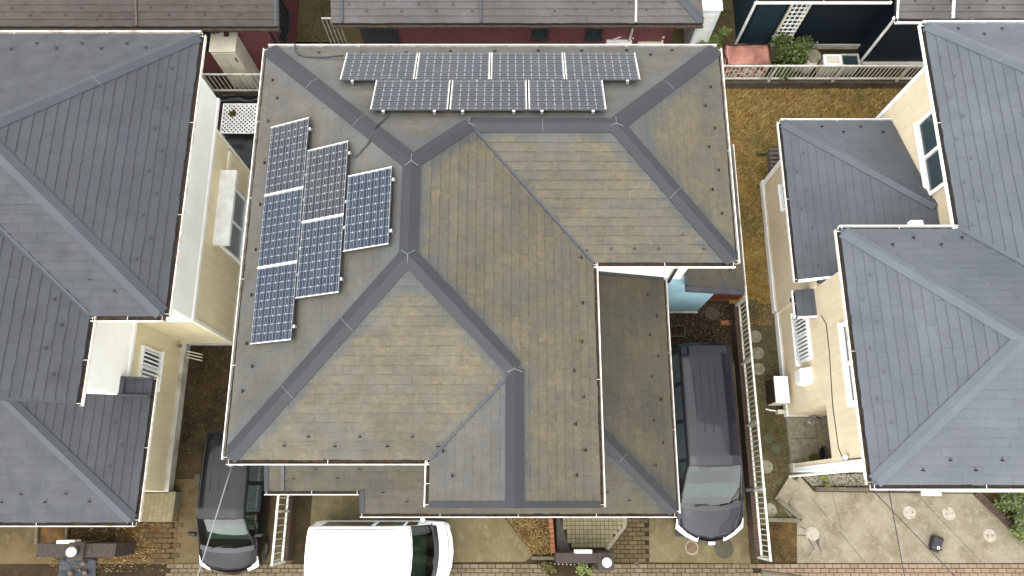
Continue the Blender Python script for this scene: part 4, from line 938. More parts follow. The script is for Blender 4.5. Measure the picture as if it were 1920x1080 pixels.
# ------------------------------------------------------------------ cars
def lerp(a, b, t): return a + (b - a) * t
def interp(tab, x):
    for i in range(len(tab) - 1):
        if x <= tab[i + 1][0]:
            t = (x - tab[i][0]) / (tab[i + 1][0] - tab[i][0]); return [lerp(a, b, t) for a, b in zip(tab[i][1:], tab[i + 1][1:])]
    return list(tab[-1][1:])
def car(name, label, loc, rz, L, st, ws, rw, side, paintm, cat, ribs=None, belt=1.0, extras=None, wheel=0.3, wheel_l=(0.75, 3.6), mirror=0.9, ws_mat='glass_car', side_glass='glass_dark'):
    """front of the car at local y=0, tail at y=L; st rows: (l, top z, half width, roof half width, corner setback)
    ws, rw: length ranges of windscreen and rear window; side: list of ranges of side windows"""
    t = thing(name, label, cat, loc, rz)
    ls = sorted(set([r[0] for r in st] + list(ws) + list(rw) + [q for a in side for q in a] + [lerp(ws[0], ws[1], k / 4) for k in range(1, 4)] + [L * k / 24 for k in range(25)]))
    ls = [l for i, l in enumerate(ls) if i == 0 or l - ls[i - 1] > 1e-4]
    rows = []
    for l in ls:
        zt, w, wr, sb = interp(st, l)
        bz = min(belt, zt - 0.10); re = max(bz + 0.02, zt - 0.11)
        half = [(w * .90, .20), (w * .985, .34), (w, .55 if bz > .6 else bz * .8), (w * .985, bz * .93), (w * .965, bz), (lerp(wr, w * .965, .06), re), (wr * .965, zt - .045), (wr * .86, zt - .018), (wr * .55, zt - .003), (0, zt)]
        pr = half + [(-x, z) for x, z in half[-2::-1]]
        rows.append([Vector((x, l + sb * (abs(x) / max(w, .01)) ** 2.2, z)) for x, z in pr])
    nr = len(rows[0]); body, wsb, rwb, sd = MB(), MB(), MB(), {}
    vs = [p for r in rows for p in r]
    use = {'b': [], 'w': [], 'r': []}
    for i in range(len(ls) - 1):
        mid = (ls[i] + ls[i + 1]) / 2
        for j in range(nr - 1):
            q = (i * nr + j, (i + 1) * nr + j, (i + 1) * nr + j + 1, i * nr + j + 1); k = 'b'
            jj = min(j, nr - 2 - j)
            if ws[0] < mid < ws[1] and jj >= 6: k = 'w'
            elif rw[0] < mid < rw[1] and jj >= 6: k = 'r'
            elif jj == 4:
                for n_, a in enumerate(side):
                    if a[0] < mid < a[1]: k = ('s', n_, j < nr / 2)
            use.setdefault(k, []).append(q)
    def sub(quads, off=0.0):
        ids = sorted(set(i for q in quads for i in q)); mp = {v: n_ for n_, v in enumerate(ids)}; mb = MB()
        mb.add([vs[i] for i in ids], [tuple(mp[i] for i in q) for q in quads]); return mb
    bb = sub(use['b']); o_ = len(bb.v)
    bb.add([p for p in rows[0]], [tuple(range(nr))]); bb.add([p for p in rows[-1]], [tuple(range(nr - 1, -1, -1))])
    body = part('body', bb, paintm, t, local=True, smooth=True)
    m_ = body.modifiers.new('edge', 'EDGE_SPLIT'); m_.split_angle = R(38)
    part('windscreen', sub(use['w']), ws_mat, t, local=True, smooth=True)
    if use['r']: part('rear_window', sub(use['r']), side_glass, t, local=True, smooth=True)
    for k, q in use.items():
        if isinstance(k, tuple): part('side_window', sub(q), side_glass if k[1] else ws_mat, t, local=True, smooth=True)
    zt, w, wr, sb = interp(st, ws[0])
    W_ = max(r[2] for r in st)
    fl = MB(); fl.box(-W_ * .88, W_ * .88, .15, L - .1, .16, .22); part('underbody', fl, 'car_trim', t, local=True)
    inn = MB(); dz = min(belt, zt - .12)
    inn.hexa([(-W_ * .86, ws[0] + .28, dz - .22), (W_ * .86, ws[0] + .28, dz - .22), (W_ * .86, ws[0] + .62, dz - .22), (-W_ * .86, ws[0] + .62, dz - .22)], [(-W_ * .8, ws[0] + .22, dz - .03), (W_ * .8, ws[0] + .22, dz - .03), (W_ * .8, ws[0] + .58, dz + .02), (-W_ * .8, ws[0] + .58, dz + .02)])
    part('dashboard', inn, 'car_seat', t, local=True, bevel=.03)
    for sx in (-1, 1):
        for sy in (ws[1] + .25, ws[1] + 1.15):
            if sy > L - .8: continue
            s_ = MB(); s_.box(sx * W_ * .45 - .24, sx * W_ * .45 + .24, sy - .3, sy + .22, .45, .72); s_.hexa([(sx * W_ * .45 + a, sy + b, .7) for a, b in ((-.23, .14), (.23, .14), (.23, .3), (-.23, .3))], [(sx * W_ * .45 + a, sy + b, 1.3) for a, b in ((-.19, .26), (.19, .26), (.19, .36), (-.19, .36))]); s_.box(sx * W_ * .45 - .11, sx * W_ * .45 + .11, sy + .28, sy + .36, 1.31, 1.48)
            part('seat', s_, 'car_seat', t, local=True, bevel=.03)
    for sx in (-1, 1):
        for yl in wheel_l:
            wh = MB(); pr = [(wheel * .55, -.09), (wheel, -.09), (wheel, .09), (wheel * .55, .10)]
            wv = []; wf = []; n_ = 20
            for ra, x in pr: wv += [(sx * (W_ - .10) + sx * x, yl + ra * math.cos(6.2832 * k / n_), wheel + ra * math.sin(6.2832 * k / n_)) for k in range(n_)]
            for i in range(3): wf += [(i * n_ + k, i * n_ + (k + 1) % n_, (i + 1) * n_ + (k + 1) % n_, (i + 1) * n_ + k) for k in range(n_)]
            wh.add(wv, wf); wo = part('wheel', wh, 'rubber', t, local=True, smooth=True)
            rm = MB(); x = sx * (W_ - .01); rv = [(x, yl + wheel * .55 * math.cos(6.2832 * k / n_), wheel + wheel * .55 * math.sin(6.2832 * k / n_)) for k in range(n_)]; rm.add(rv + [(x - sx * .03, yl, wheel)], [(k, (k + 1) % n_, n_) for k in range(n_)]); part('rim', rm, 'aluminium', wo, local=True)
        mz = belt + .06; my = ws[0] + mirror * (ws[1] - ws[0])
        mm = MB(); mm.hexa([(sx * (W_ - .02), my, mz), (sx * (W_ + .17), my + .03, mz), (sx * (W_ + .17), my + .13, mz), (sx * (W_ - .02), my + .12, mz)][::sx], [(sx * (W_ - .04), my + .02, mz + .13), (sx * (W_ + .15), my + .04, mz + .15), (sx * (W_ + .15), my + .12, mz + .15), (sx * (W_ - .04), my + .11, mz + .13)][::sx])
        part('mirror', mm, paintm, t, local=True, bevel=.02)
    # windscreen edge seal, cowl and wipers
    def sec(l):
        zt, w, wr, sb = interp(st, l); return zt, w, wr, sb
    zt, w, wr, sb = sec(ws[0])
    cw = MB(); xs = [-1 + 2 * k / 14 for k in range(15)]
    rowp = lambda l, o: [Vector((x * wr * .965, l + sb * (abs(x * wr * .965) / w) ** 2.2, zt - .045 * abs(x) ** 3 + o)) for x in xs]
    A, B = rowp(ws[0] - .09, -.012), rowp(ws[0] + .03, .030)
    cw.add(A + B, [(k, k + 1, 16 + k, 15 + k) for k in range(14)]); part('cowl', cw, 'car_trim', t, local=True, smooth=True)
    for sx in (-.55, .25):
        a = Vector((sx * wr, ws[0] + .0 + sb * .1, zt + .03)); b = Vector((sx * wr + .52, ws[0] + .10, zt + .06)); part('wiper', MB().bar(a, b, .022, .02), 'black_plastic', t, local=True)
    zt1, w1, wr1, sb1 = sec(ws[1])
    for (x0, x1, y0, y1) in (ribs or []):
        za = sec(y0)[0]; rb = MB(); rb.hexa([(x0, y0, za - .03), (x1, y0, za - .03), (x1, y1, za - .03), (x0, y1, za - .03)], [(x0 + .008, y0 + .02, sec(y0)[0] + .016), (x1 - .008, y0 + .02, sec(y0)[0] + .016), (x1 - .008, y1 - .02, sec(y1)[0] + .016), (x0 + .008, y1 - .02, sec(y1)[0] + .016)]); part('roof_rib', rb, paintm, t, local=True)
    # roof ditches, bonnet shut line and windscreen surround
    for sx in (-1, 1):
        part('roof_ditch', MB().tube([(sx * sec(l)[2] * .90, l + sec(l)[3] * .6, sec(l)[0] - .022) for l in [lerp(ws[1] + .05, rw[0] - .12, k / 8) for k in range(9)]], .009, 6), 'car_trim', t, local=True)
        part('windscreen_pillar', MB().tube([(sx * sec(l)[2] * .965, l + sec(l)[3] * (sec(l)[2] * .965 / sec(l)[1]) ** 2.2, sec(l)[0] - .040) for l in [lerp(ws[0], ws[1], k / 4) for k in range(5)]], .022, 6), 'car_trim', t, local=True, smooth=True)
    hl = lerp(.05, ws[0], .12); zt2, w2, wr2, sb2 = sec(hl)
    part('bonnet_seam', MB().tube([(x * w2 * .93, hl + sb2 * (abs(x) * .93) ** 2.2, zt2 - .006 - .07 * abs(x) ** 5) for x in [-1 + k / 8 for k in range(17)]], .008, 6), 'car_trim', t, local=True)
    part('roof_seam', MB().tube([(x * sec(ws[1])[2] * .93, ws[1] + .03 + sec(ws[1])[3] * (abs(x) * .75) ** 2.2, sec(ws[1] + .03)[0] + .002 - .030 * abs(x) ** 3) for x in [-1 + k / 8 for k in range(17)]], .010, 6), 'car_trim', t, local=True)
    if extras: extras(t, sec, W_)
    return t
def van_front(t, sec, W_, h0=.36):
    zt, w, wr, sb = sec(.12)
    for sx in (-1, 1):
        hb = MB(); pts = []
        for k in range(7):
            x = lerp(h0, .97, k / 6) * W_; pts.append((sx * x, sb * (x / w) ** 2.2 + .035, .70 + .035 * k / 6))
        lo = [Vector((x, y - .04, z - .09)) for x, y, z in pts]; hi = [Vector((x * .985, y + .075 + .02 * i, z + .06)) for i, (x, y, z) in enumerate(pts)]
        hb.add(lo + hi, [(k, k + 1, 8 + k, 7 + k) if sx > 0 else (k + 1, k, 7 + k, 8 + k) for k in range(6)]); part('headlight', hb, 'lamp_lens', t, local=True, smooth=True)
        tl = MB(); tl.box(sx * (W_ - .14) - .05, sx * (W_ - .14) + .05, t['L'] - .36, t['L'] - .24, .9, 1.30); part('tail_lamp', tl, 'lamp_red', t, local=True, bevel=.02)
    gb = MB(); xs = [lerp(-.36, .36, k / 8) * W_ for k in range(9)]
    lo = [Vector((x, sb * (abs(x) / w) ** 2.2 - .03, .58)) for x in xs]; hi = [Vector((x, sb * (abs(x) / w) ** 2.2 + .05, .74)) for x in xs]
    gb.add(lo + hi, [(k, k + 1, 10 + k, 9 + k) for k in range(8)]); part('grille', gb, 'chrome', t, local=True)
    if h0 < .5: part('emblem', MB().box(-.08, .08, -.035, .045, .735, .765), 'chrome', t, local=True, bevel=.01)
def build_car(L, front=True, h0=.36, **k):
    def ex(t, sec, W_): 
        t['L'] = L; van_front(t, sec, W_, h0); del t['L']
    return car(L=L, extras=ex if front else None, **k)
# dark plum minivan beside the white fence (front towards the street)
build_car(4.937, name='parked_minivan', label='dark plum minivan parked between the grey house and the white fence', loc=(4.83, -0.98, 0.0), rz=R(1.2), cat='car', paintm='paint_plum', belt=1.02,
    st=[(0.000, .56, .70, .60, .34), (0.063, .72, .76, .66, .34), (0.169, .84, .80, .70, .30), (0.475, .96, .835, .74, .22), (0.844, 1.06, .85, .76, .16), (1.319, 1.42, .85, .70, .13), (1.751, 1.74, .85, .655, .08), (2.004, 1.80, .85, .65, .04), (2.743, 1.84, .85, .65, 0), (4.431, 1.83, .85, .64, 0), (4.663, 1.79, .84, .63, -.04), (4.769, 1.62, .83, .62, -.07), (4.874, 1.0, .82, .70, -.08), (4.937, .5, .80, .70, -.08)],
    ws=(.844, 1.751), rw=(4.75, 4.87), side=[(1.42, 1.85), (1.95, 2.8), (2.9, 3.7), (3.8, 4.5)], ribs=[(-.36, -.33, 2.95, 3.95), (-.20, -.17, 2.55, 4.2), (.0, .03, 2.55, 4.2), (.16, .19, 2.95, 4.2)], wheel_l=(.9, 3.9), mirror=.35)
# small graphite van on the left driveway
build_car(3.395, h0=.62, name='parked_microvan', label='small graphite van with green-tinted windscreen on the left driveway', loc=(-6.82, -1.68, 0.0), rz=R(-1.0), cat='car', paintm='paint_graphite', belt=1.0,
    st=[(0, .56, .62, .54, .20), (.05, .72, .67, .58, .20), (.14, .84, .70, .62, .18), (.35, .93, .725, .65, .14), (.58, 1.0, .735, .67, .12), (.92, 1.36, .735, .62, .10), (1.26, 1.66, .735, .575, .06), (1.5, 1.72, .735, .57, .03), (2.4, 1.75, .735, .57, 0), (3.1, 1.73, .735, .56, 0), (3.24, 1.69, .73, .55, -.02), (3.31, 1.5, .72, .55, -.04), (3.37, .9, .71, .62, -.05), (3.395, .5, .70, .62, -.05)],
    ws=(.58, 1.26), rw=(3.24, 3.34), side=[(.98, 1.34), (1.42, 2.05), (2.15, 3.1)], ribs=[(-.30, -.27, 1.9, 3.0), (-.1, -.07, 1.9, 3.0), (.12, .15, 1.9, 3.0)], wheel=.27, wheel_l=(.55, 2.9), mirror=.4)
# white light van across the bottom edge (front towards the right)
build_car(3.4, front=False, name='parked_white_van', label='white light van parked crosswise below the grey house', loc=(-1.42, -1.18, 0.0), rz=R(90), cat='car', paintm='paint_white', belt=1.0,
    st=[(0, .60, .66, .60, .16), (.05, .80, .69, .63, .16), (.14, .95, .71, .64, .14), (.40, 1.04, .725, .65, .12), (.62, 1.36, .735, .64, .12), (.86, 1.70, .735, .63, .10), (1.05, 1.78, .735, .63, .05), (1.6, 1.83, .735, .625, 0), (3.15, 1.83, .735, .625, 0), (3.3, 1.79, .73, .61, -.05), (3.36, 1.6, .725, .60, -.08), (3.4, .6, .72, .63, -.08)],
    ws=(.40, .86), rw=(3.31, 3.38), side=[(.72, 1.0), (1.08, 1.75), (1.85, 3.0)], ribs=[], wheel=.27, wheel_l=(.5, 2.85), mirror=.55)

vn = [o for o in bpy.data.objects if o.name == 'parked_white_van'][0]
for sx in (-1, 1): part('drip_channel', MB().tube([(sx * .515, 1.02, 1.765), (sx * .52, 1.6, 1.822), (sx * .52, 3.12, 1.822)], .008, 6), 'sealant', vn, local=True)
part('roof_seam', MB().tube([(-.515, 3.12, 1.822), (0, 3.12, 1.836), (.515, 3.12, 1.822)], .007, 6), 'sealant', vn, local=True)

# ------------------------------------------------------------------ fences and low walls
def fence(name, label, a, b, z0, z1, n, posts, mat='aluminium_pale', rail=.045, bal=.02, group=None):
    a = Vector((*a, 0)); b = Vector((*b, 0)); t = thing(name, label, 'fence', a, group=group); d = b - a; up = Vector((0, 0, 1))
    for z in (z0, z1): part('rail', MB().bar(a + up * z, b + up * z, rail, rail), mat, t)
    me = None
    for k in range(n):
        p = a + d * ((k + .5) / n)
        if me is None: mb = MB(); mb.bar((0, 0, z0), (0, 0, z1), bal, bal); me = mb.mesh('baluster'); me.materials.append(MATS[mat])
        o = part('baluster', me, mat, t); o.location = p - a
    for s in posts: p = a + d * s; part('post', MB().bar(p + up * (z0 - .25), p + up * (z1 + .03), .055), mat, t)
    return t
def low_wall(name, label, a, b, w, h, mat, course=None, cap_mat=None, cat='wall'):
    a = Vector((*a, 0)); b = Vector((*b, 0)); d = (b - a); L = d.length; d.normalize(); s = Vector((-d.y, d.x, 0)); t = thing(name, label, cat, a)
    if course:
        n = max(1, round(L / course)); cm = MB()
        part('core', MB().bar(a + Vector((0, 0, h / 2)), b + Vector((0, 0, h / 2)), w - .03, h - .02), 'gutter_dirt', t)
        for k in range(n):
            p = a + d * (L * (k + .08) / n) + Vector((0, 0, h / 2)); q = a + d * (L * (k + .92) / n) + Vector((0, 0, h / 2)); cm.bar(p, q, w + random.uniform(-.006, .006), h + random.uniform(-.008, .008), random.uniform(.01, 1))
        part('brick_course', cm, mat, t, kind='stuff')
    else: part('core', MB().bar(a + Vector((0, 0, h / 2)), b + Vector((0, 0, h / 2)), w, h), mat, t, bevel=.01)
    return t
XF = 6.0
fence('railing', 'white railing running along the dark minivan to the street', (XF, 5.05), (XF + .03, -1.32), .68, 1.32, 52, (.0, .25, .5, .75, 1.0))
low_wall('low_wall', 'brown brick wall carrying the white railing beside the dark minivan', (XF, 5.05), (XF + .03, -1.36), .12, .42, 'brick_edge', .075)
XF2 = -5.55
fence('railing', 'short white railing between the small graphite van and the white van', (XF2, .95), (XF2 - .03, -1.42), .55, 1.35, 15, (.0, .5, 1.0))
low_wall('low_wall', 'brown brick wall under the short white railing', (XF2 + .02, 1.0), (XF2 - .01, -1.42), .12, .40, 'brick_edge', .075)
fence('railing', 'white railing along the far side of the dry lawn', (5.5, 11.85), (12.2, 11.85), .5, 1.15, 58, (.30, .58, .86))
low_wall('low_wall', 'block wall carrying the railing behind the dry lawn', (5.4, 11.87), (12.4, 11.87), .14, .34, 'block_wall')
fence('railing', 'short white railing in front of the tall cream locker', (-8.75, 11.55), (-6.55, 11.55), .35, 1.2, 17, (.0, 1.0))
low_wall('low_wall', 'block wall between the yellow house and the locker', (-9.2, 11.58), (-6.0, 11.58), .12, .25, 'block_wall')
low_wall('kerb', 'brown stone kerb along the top of the pale driveway', P(1526, 917)[:2], P(1780, 919)[:2], .10, .16, 'block_wall', cat='kerb')
low_wall('brick_edging', 'slanting brick edging at the right of the pale driveway', P(1828, 924)[:2], P(1945, 1035)[:2], .16, .10, 'brick_edge', .075, cat='edging')
low_wall('kerb', 'grey kerb below the lowest stepping stone near the fence', P(1436, 974)[:2], P(1500, 976)[:2], .10, .14, 'kerb_stone', cat='kerb')
low_wall('kerb', 'slanting kerb from stepping stone bed to the concrete ramp', P(1500, 974)[:2], P(1456, 936)[:2], .10, .14, 'kerb_stone', cat='kerb')
tag(part('ramp_slab', MB().prism(pxs(.12, (1453, 935), (1480, 893), (1500, 906), (1475, 947)), 0, .12), 'concrete_pale', bevel=.01), 'small pale concrete slab at the corner of the beige house', 'slab')
# pebble bed below the beige house
struct('pebble_bed', sheet(pxs(0, (1500, 890), (1640, 888), (1640, 912), (1524, 912)), .014), 'gravel_moss')
stuff('pebbles', pebbles(inpoly(pxs(0, (1503, 890), (1640, 888), (1640, 911), (1524, 911))), 6.9, 9.4, .2, .75, 2600, .026, .014, 21), 'pebble_pale', 'pale pebbles below the front of the beige house', 'pebbles')

# ------------------------------------------------------------------ gateposts with globe lamps
def gate(name, label, wx0, wx1, y0, y1, h, lx, ly, mat, slot):
    t = thing(name, label, 'gatepost', ((wx0 + wx1) / 2, y0, 0))
    part('wall', MB().box(wx0, wx1, y0, y1, 0, h), mat, t, bevel=.012)
    tiles = MB(); n = int((wx1 - wx0) / .06)
    for k in range(n):
        x = wx0 + (wx1 - wx0) * k / n; tiles.box(x + .004, x + (wx1 - wx0) / n - .004, y0 - .004, y1 + .004, h - .02, h + .006, random.uniform(.01, 1))
    part('coping_tiles', tiles, mat, t, kind='stuff')
    part('lamp_post', MB().box(lx - .19, lx + .19, ly - .2, ly + .2, 0, h + .08), mat, t, bevel=.012)
    part('lamp_base', MB().lathe((lx, ly, h + .08), [(.09, 0), (.09, .04), (.06, .06)], 16), 'dark_metal', t, smooth=True)
    sp = [(max(.002, .115 * math.sin(math.pi * k / 14)), .17 - .115 * math.cos(math.pi * k / 14)) for k in range(15)]
    g = part('globe', MB().lathe((lx, ly, h + .08), sp, 24), 'lamp_glass', t, smooth=True); g['label'] = 'white glass globe'
    part('letterbox', MB().box(*slot), 'plastic_white', t, bevel=.008)
    return t
gp = P(1138, 1052, 1.25); w0 = P(1043, 1040, 1.0); w1 = P(1150, 1040, 1.0); s0 = P(1077, 1031, 1.02); s1 = P(1110, 1035, 1.02)
gate('gatepost', 'brown tiled gatepost with white globe lamp right of the white van', w0.x, w1.x, gp.y - .06, w0.y + .03, 1.0, gp.x, gp.y - .03, 'wall_tile_brown', (s0.x, s1.x, w0.y + .034, w0.y + .11, .75, 1.04))
gq = P(134, 1033, 1.25); w2 = P(105, 1022, 1.0); w3 = P(218, 1022, 1.0); s2 = P(107, 1014, 1.02); s3 = P(140, 1018, 1.02)
gate('gatepost', 'brown tiled gatepost with white globe lamp in lower left corner', P(70, 1022, 1.0).x, w3.x, w2.y - .27, w2.y + .03, 1.0, gq.x, gq.y - .02, 'wall_tile_brown', (s2.x, s3.x, w2.y + .034, w2.y + .11, .75, 1.04))
tag(part('number_plate', MB().box(P(165, 1033, 1).x, P(165, 1033, 1).x + .08, P(165, 1033, 1).y - .04, P(165, 1033, 1).y + .04, 1.006, 1.02), 'manhole_dark', bevel=.004), 'small grey metal plate on the lower left gatepost wall', 'plate')
# terracotta edging and dark wall side beside the porch
te = thing('bed_edging', 'orange terracotta edging between the planting bed and the porch', 'edging', P(1035, 1000))
ta, tb_ = P(1031, 955, .3), P(1038, 1037, .3)
for k in range(9):
    p = ta.lerp(tb_, (k + .03) / 9); q = ta.lerp(tb_, (k + .97) / 9); part('brick', MB().bar((p.x, p.y, .15), (q.x, q.y, .15), .10, .30), 'terracotta', te, bevel=.008)
tag(part('garden_sheet', MB().prism(pxs(.1, (1042, 955), (1052, 958), (1075, 1034), (1044, 1036)), .0, .1), 'brown_panel', bevel=.008), 'dark brown strip between terracotta edging and tiled porch', 'strip')
pp = [(1044, 955), (1175, 955), (1175, 985), (1140, 1031), (1070, 1031)]
po = tag(part('porch', MB().prism(pxs(.14, *pp), 0, .13), 'soil_dark'), 'tiled porch with slanting edge by the globe lamp gatepost', 'porch')
tb = MB(); pin = inpoly(pxs(.14, (1046, 955), (1169, 955), (1169, 984), (1136, 1030), (1072, 1030))); o0 = P(1040, 1035, .14); ts = .105
for i in range(20):
    for j in range(13):
        x, y = o0.x + i * ts, o0.y + j * ts
        if pin(x + ts / 2, y + ts / 2): tb.box(x + .005, x + ts - .005, y + .005, y + ts - .005, .128, .14, random.uniform(.01, 1))
part('tile_courses', tb, 'porch_tile', po, kind='stuff')
eb_ = MB(); q = [P(*c, .14) for c in ((1175, 955), (1175, 985), (1140, 1031))]
for a, b in zip(q, q[1:]): eb_.bar(a - Vector((.035, 0, .02)), b - Vector((.035, 0, .02)), .09, .05)
part('edge_tile', eb_, 'stone_pale', po, bevel=.006)

# ------------------------------------------------------------------ round covers and stepping stones
def disc(name, label, cat, px, py, rpx, mat, h=.03, group=None, n=22, notch=True, rim=None):
    c = P(px, py); r = (P(px + rpx, py) - c).length; t = thing(name, label, cat, c, group=group)
    part('slab', MB().lathe(tuple(c), [(r * .98, 0), (r, h * .5), (r * .96, h), (r * .2, h + .001)], n), mat, t)
    if rim: part('rim', MB().lathe(tuple(c), [(r * 1.12, 0), (r * 1.12, h * .6), (r * 1.02, h * .7)], n), rim, t)
    if notch:
        for s in (-1, 1): part('lifting_hole', MB().box(c.x + s * r * .45 - .010, c.x + s * r * .45 + .010, c.y - .018, c.y + .018, h, h + .006), 'manhole_dark', t)
    return t
SS = 'stepping stones beside the white railing'
for (x, y, r, m, l) in ((1416, 631, 12, 'stone_pale', 'pale round stepping stone, farthest of the three pale ones in a row'), (1420, 662, 12, 'stone_pale', 'pale round stepping stone in the middle of the row of three'), (1422, 692, 12, 'stone_pale', 'pale round stepping stone, nearest of the three in a row'),
                        (1436, 875, 13, 'stone_pale', 'pale round stepping stone beside the minivan mirror'), (1443, 956, 13, 'stone_pale', 'pale round stepping stone above the grey kerb'), (1411, 571, 8, 'stone_moss', 'small mossy octagonal stone near the lean-to roof corner'),
                        (1440, 821, 11, 'stone_moss', 'mossy octagonal stone nearest the railing of a group of three'), (1488, 829, 11, 'stone_moss', 'mossy octagonal stone beside the recessed porch'), (1455, 841, 11, 'stone_moss', 'mossy octagonal stone, lowest of a group of three'), (1424, 733, 8, 'stone_moss', 'small mossy stone level with the outdoor unit')):
    disc('stepping_stone', l, 'stepping stone', x, y, r, m, .03, SS, 8 if m == 'stone_moss' else 22, m == 'stone_pale')
disc('drain_cover', 'small blue-green round cover by the beige house foundation', 'drain cover', 1456, 726, 5, 'plaster_blue', .02, notch=False)
DC = 'drain covers in the pale driveway'
for (x, y, l) in ((1705, 961, 'round white drain cover, leftmost of three in the pale driveway'), (1779, 963, 'round white drain cover in the middle of three in the pale driveway'), (1856, 1004, 'round white drain cover nearest the slanting brick edging')): disc('drain_cover', l, 'drain cover', x, y, 12, 'cover_white', .012, DC)
cc = disc('drain_cover', 'cracked white drain cover with dark cracks spreading into the concrete', 'drain cover', 1523, 1001, 13, 'cover_white', .012, notch=False)
for q in (((1512, 1004), (1495, 1004)), ((1510, 992), (1497, 986)), ((1516, 1010), (1526, 1028), (1515, 1043)), ((1534, 1010), (1536, 1027)), ((1530, 1012), (1540, 1035))):
    part('crack', MB().tube([P(*c, .012) for c in q], [.014] + [.005] * (len(q) - 1), 5), 'dark_metal', cc)
disc('drain_cover', 'round pale drain cover with ring at the minivan bumper', 'drain cover', 1297, 1027, 11, 'stone_brown', .012, rim='cover_white', notch=False)
disc('manhole_cover', 'large dark round manhole cover before the minivan', 'manhole cover', 1357, 1028, 19, 'manhole_dark', .008)
disc('manhole_cover', 'mossy round cover in bare soil behind the minivan', 'manhole cover', 1335, 588, 13, 'manhole_dark', .015)
disc('drain_cover', 'small dark round drain in the brick entrance path', 'drain cover', 1193, 1056, 5, 'manhole_dark', .028, notch=False)
tag(part('loose_brick', MB().box(*(lambda p: (p.x - .11, p.x + .11, p.y - .06, p.y + .06, .01, .07))(P(1358, 606))), 'terracotta', bevel=.006), 'orange brick lying on bare soil behind the minivan', 'brick')
tag(part('red_board', MB().box(*(lambda a, b: (a.x, b.x, a.y, a.y + .06, 0, .55))(P(1330, 562), P(1384, 562))), 'red_board', bevel=.01), 'rust-red board standing below the lean-to roof', 'board')
fb_ = thing('soil_frame', 'dark wooden frame on the soil beside the low slate roof', 'frame', P(1265, 622)); a, b = P(1250, 612), P(1283, 632)
for q in (((a.x, a.y), (b.x, a.y)), ((b.x, a.y), (b.x, b.y)), ((a.x, b.y), (b.x, b.y))): part('plank', MB().bar((*q[0], .05), (*q[1], .05), .04, .1), 'brown_panel', fb_)

# ------------------------------------------------------------------ smaller things
lk_ = thing('locker', 'tall cream metal locker between the brown-roofed house and railing', 'locker', P(420, 80, 2.0).xy.to_3d())
a, b = P(393, 97, 2.0), P(441, 95, 2.0)
part('cabinet', MB().box(a.x, b.x, a.y, a.y + .58, .05, 2.0), 'plastic_cream', lk_, bevel=.012); part('lid', MB().box(a.x - .015, b.x + .015, a.y - .015, a.y + .595, 2.001, 2.03), 'plastic_cream', lk_, bevel=.01)
for s in (0, 1): part('door', MB().box(lerp(a.x, b.x, .5 * s) + .012, lerp(a.x, b.x, .5 * s + .5) - .012, a.y - .014, a.y - .001, .12, 1.93), 'plastic_cream', lk_, bevel=.004)
part('handle', MB().box(b.x - .10, b.x - .07, a.y - .04, a.y - .015, 1.55, 1.75), 'manhole_dark', lk_); part('hinge', MB().box(lerp(a.x, b.x, .6) - .07, lerp(a.x, b.x, .6) + .07, a.y + .45, a.y + .60, 2.031, 2.05), 'manhole_dark', lk_)
part('foot', MB().box(a.x + .02, b.x - .02, a.y + .02, a.y + .56, 0, .05), 'dark_metal', lk_)
# lattice panel lying over dark sheeting beside the yellow house
def crumpled(name, label, px, mat, amp, z, n=16, cat='sheet', seed=3):
    import mathutils.noise as mn
    q = [P(x, y, z) for x, y in px]; mb = MB(); vs = []
    for i in range(n + 1):
        for j in range(n + 1):
            u, v = i / n, j / n; p = q[0].lerp(q[1], u).lerp(q[3].lerp(q[2], u), v)
            e = min(u, v, 1 - u, 1 - v) * 6; h = amp * (abs(mn.noise(p * 3.1 + Vector((seed, 0, 0)))) + .5 * abs(mn.noise(p * 8 + Vector((0, seed, 0)))))
            p = p + Vector((.03 * mn.noise(p * 5), .03 * mn.noise(p * 5 + Vector((9, 0, 0))), 0)); vs.append((p.x, p.y, z + h * min(1, .35 + e)))
    k = n + 1; top = [(i * k + j, (i + 1) * k + j, (i + 1) * k + j + 1, i * k + j + 1) for i in range(n) for j in range(n)]
    mb.add(vs, top); o = part(name, mb, mat, smooth=True); sol = o.modifiers.new('thick', 'SOLIDIFY'); sol.thickness = .008; return tag(o, label, cat)
crumpled('tarpaulin', 'dark crumpled sheeting on the ground between lattice and railing', ((408, 168), (500, 168), (500, 192), (412, 192)), 'tarp_dark', .12, .02)
crumpled('tarpaulin', 'dark crumpled sheeting on the ground below the white lattice', ((415, 246), (500, 246), (500, 340), (420, 340)), 'tarp_dark', .14, .02, seed=8)
lt = thing('lattice_panel', 'white plastic lattice panel lying beside the yellow house', 'lattice panel', P(452, 222))
zA = .42; c00, c11 = P(412, 250, zA), P(497, 194, zA)
x0, x1, y0, y1 = c00.x, c11.x, c00.y, c11.y
for bx in ((x0, x1, y0, y0 + .03), (x0, x1, y1 - .03, y1), (x0, x0 + .03, y0 + .031, y1 - .031), (x1 - .03, x1, y0 + .031, y1 - .031)): part('frame', MB().box(*bx, zA - .03, zA), 'plastic_white', lt)
def seg_clip(p, d, x0, x1, y0, y1):
    t0, t1 = -99, 99
    for pc, dc, lo, hi in ((p[0], d[0], x0, x1), (p[1], d[1], y0, y1)):
        a, b = (lo - pc) / dc, (hi - pc) / dc; t0, t1 = max(t0, min(a, b)), min(t1, max(a, b))
    return (t0, t1) if t1 - t0 > .02 else None
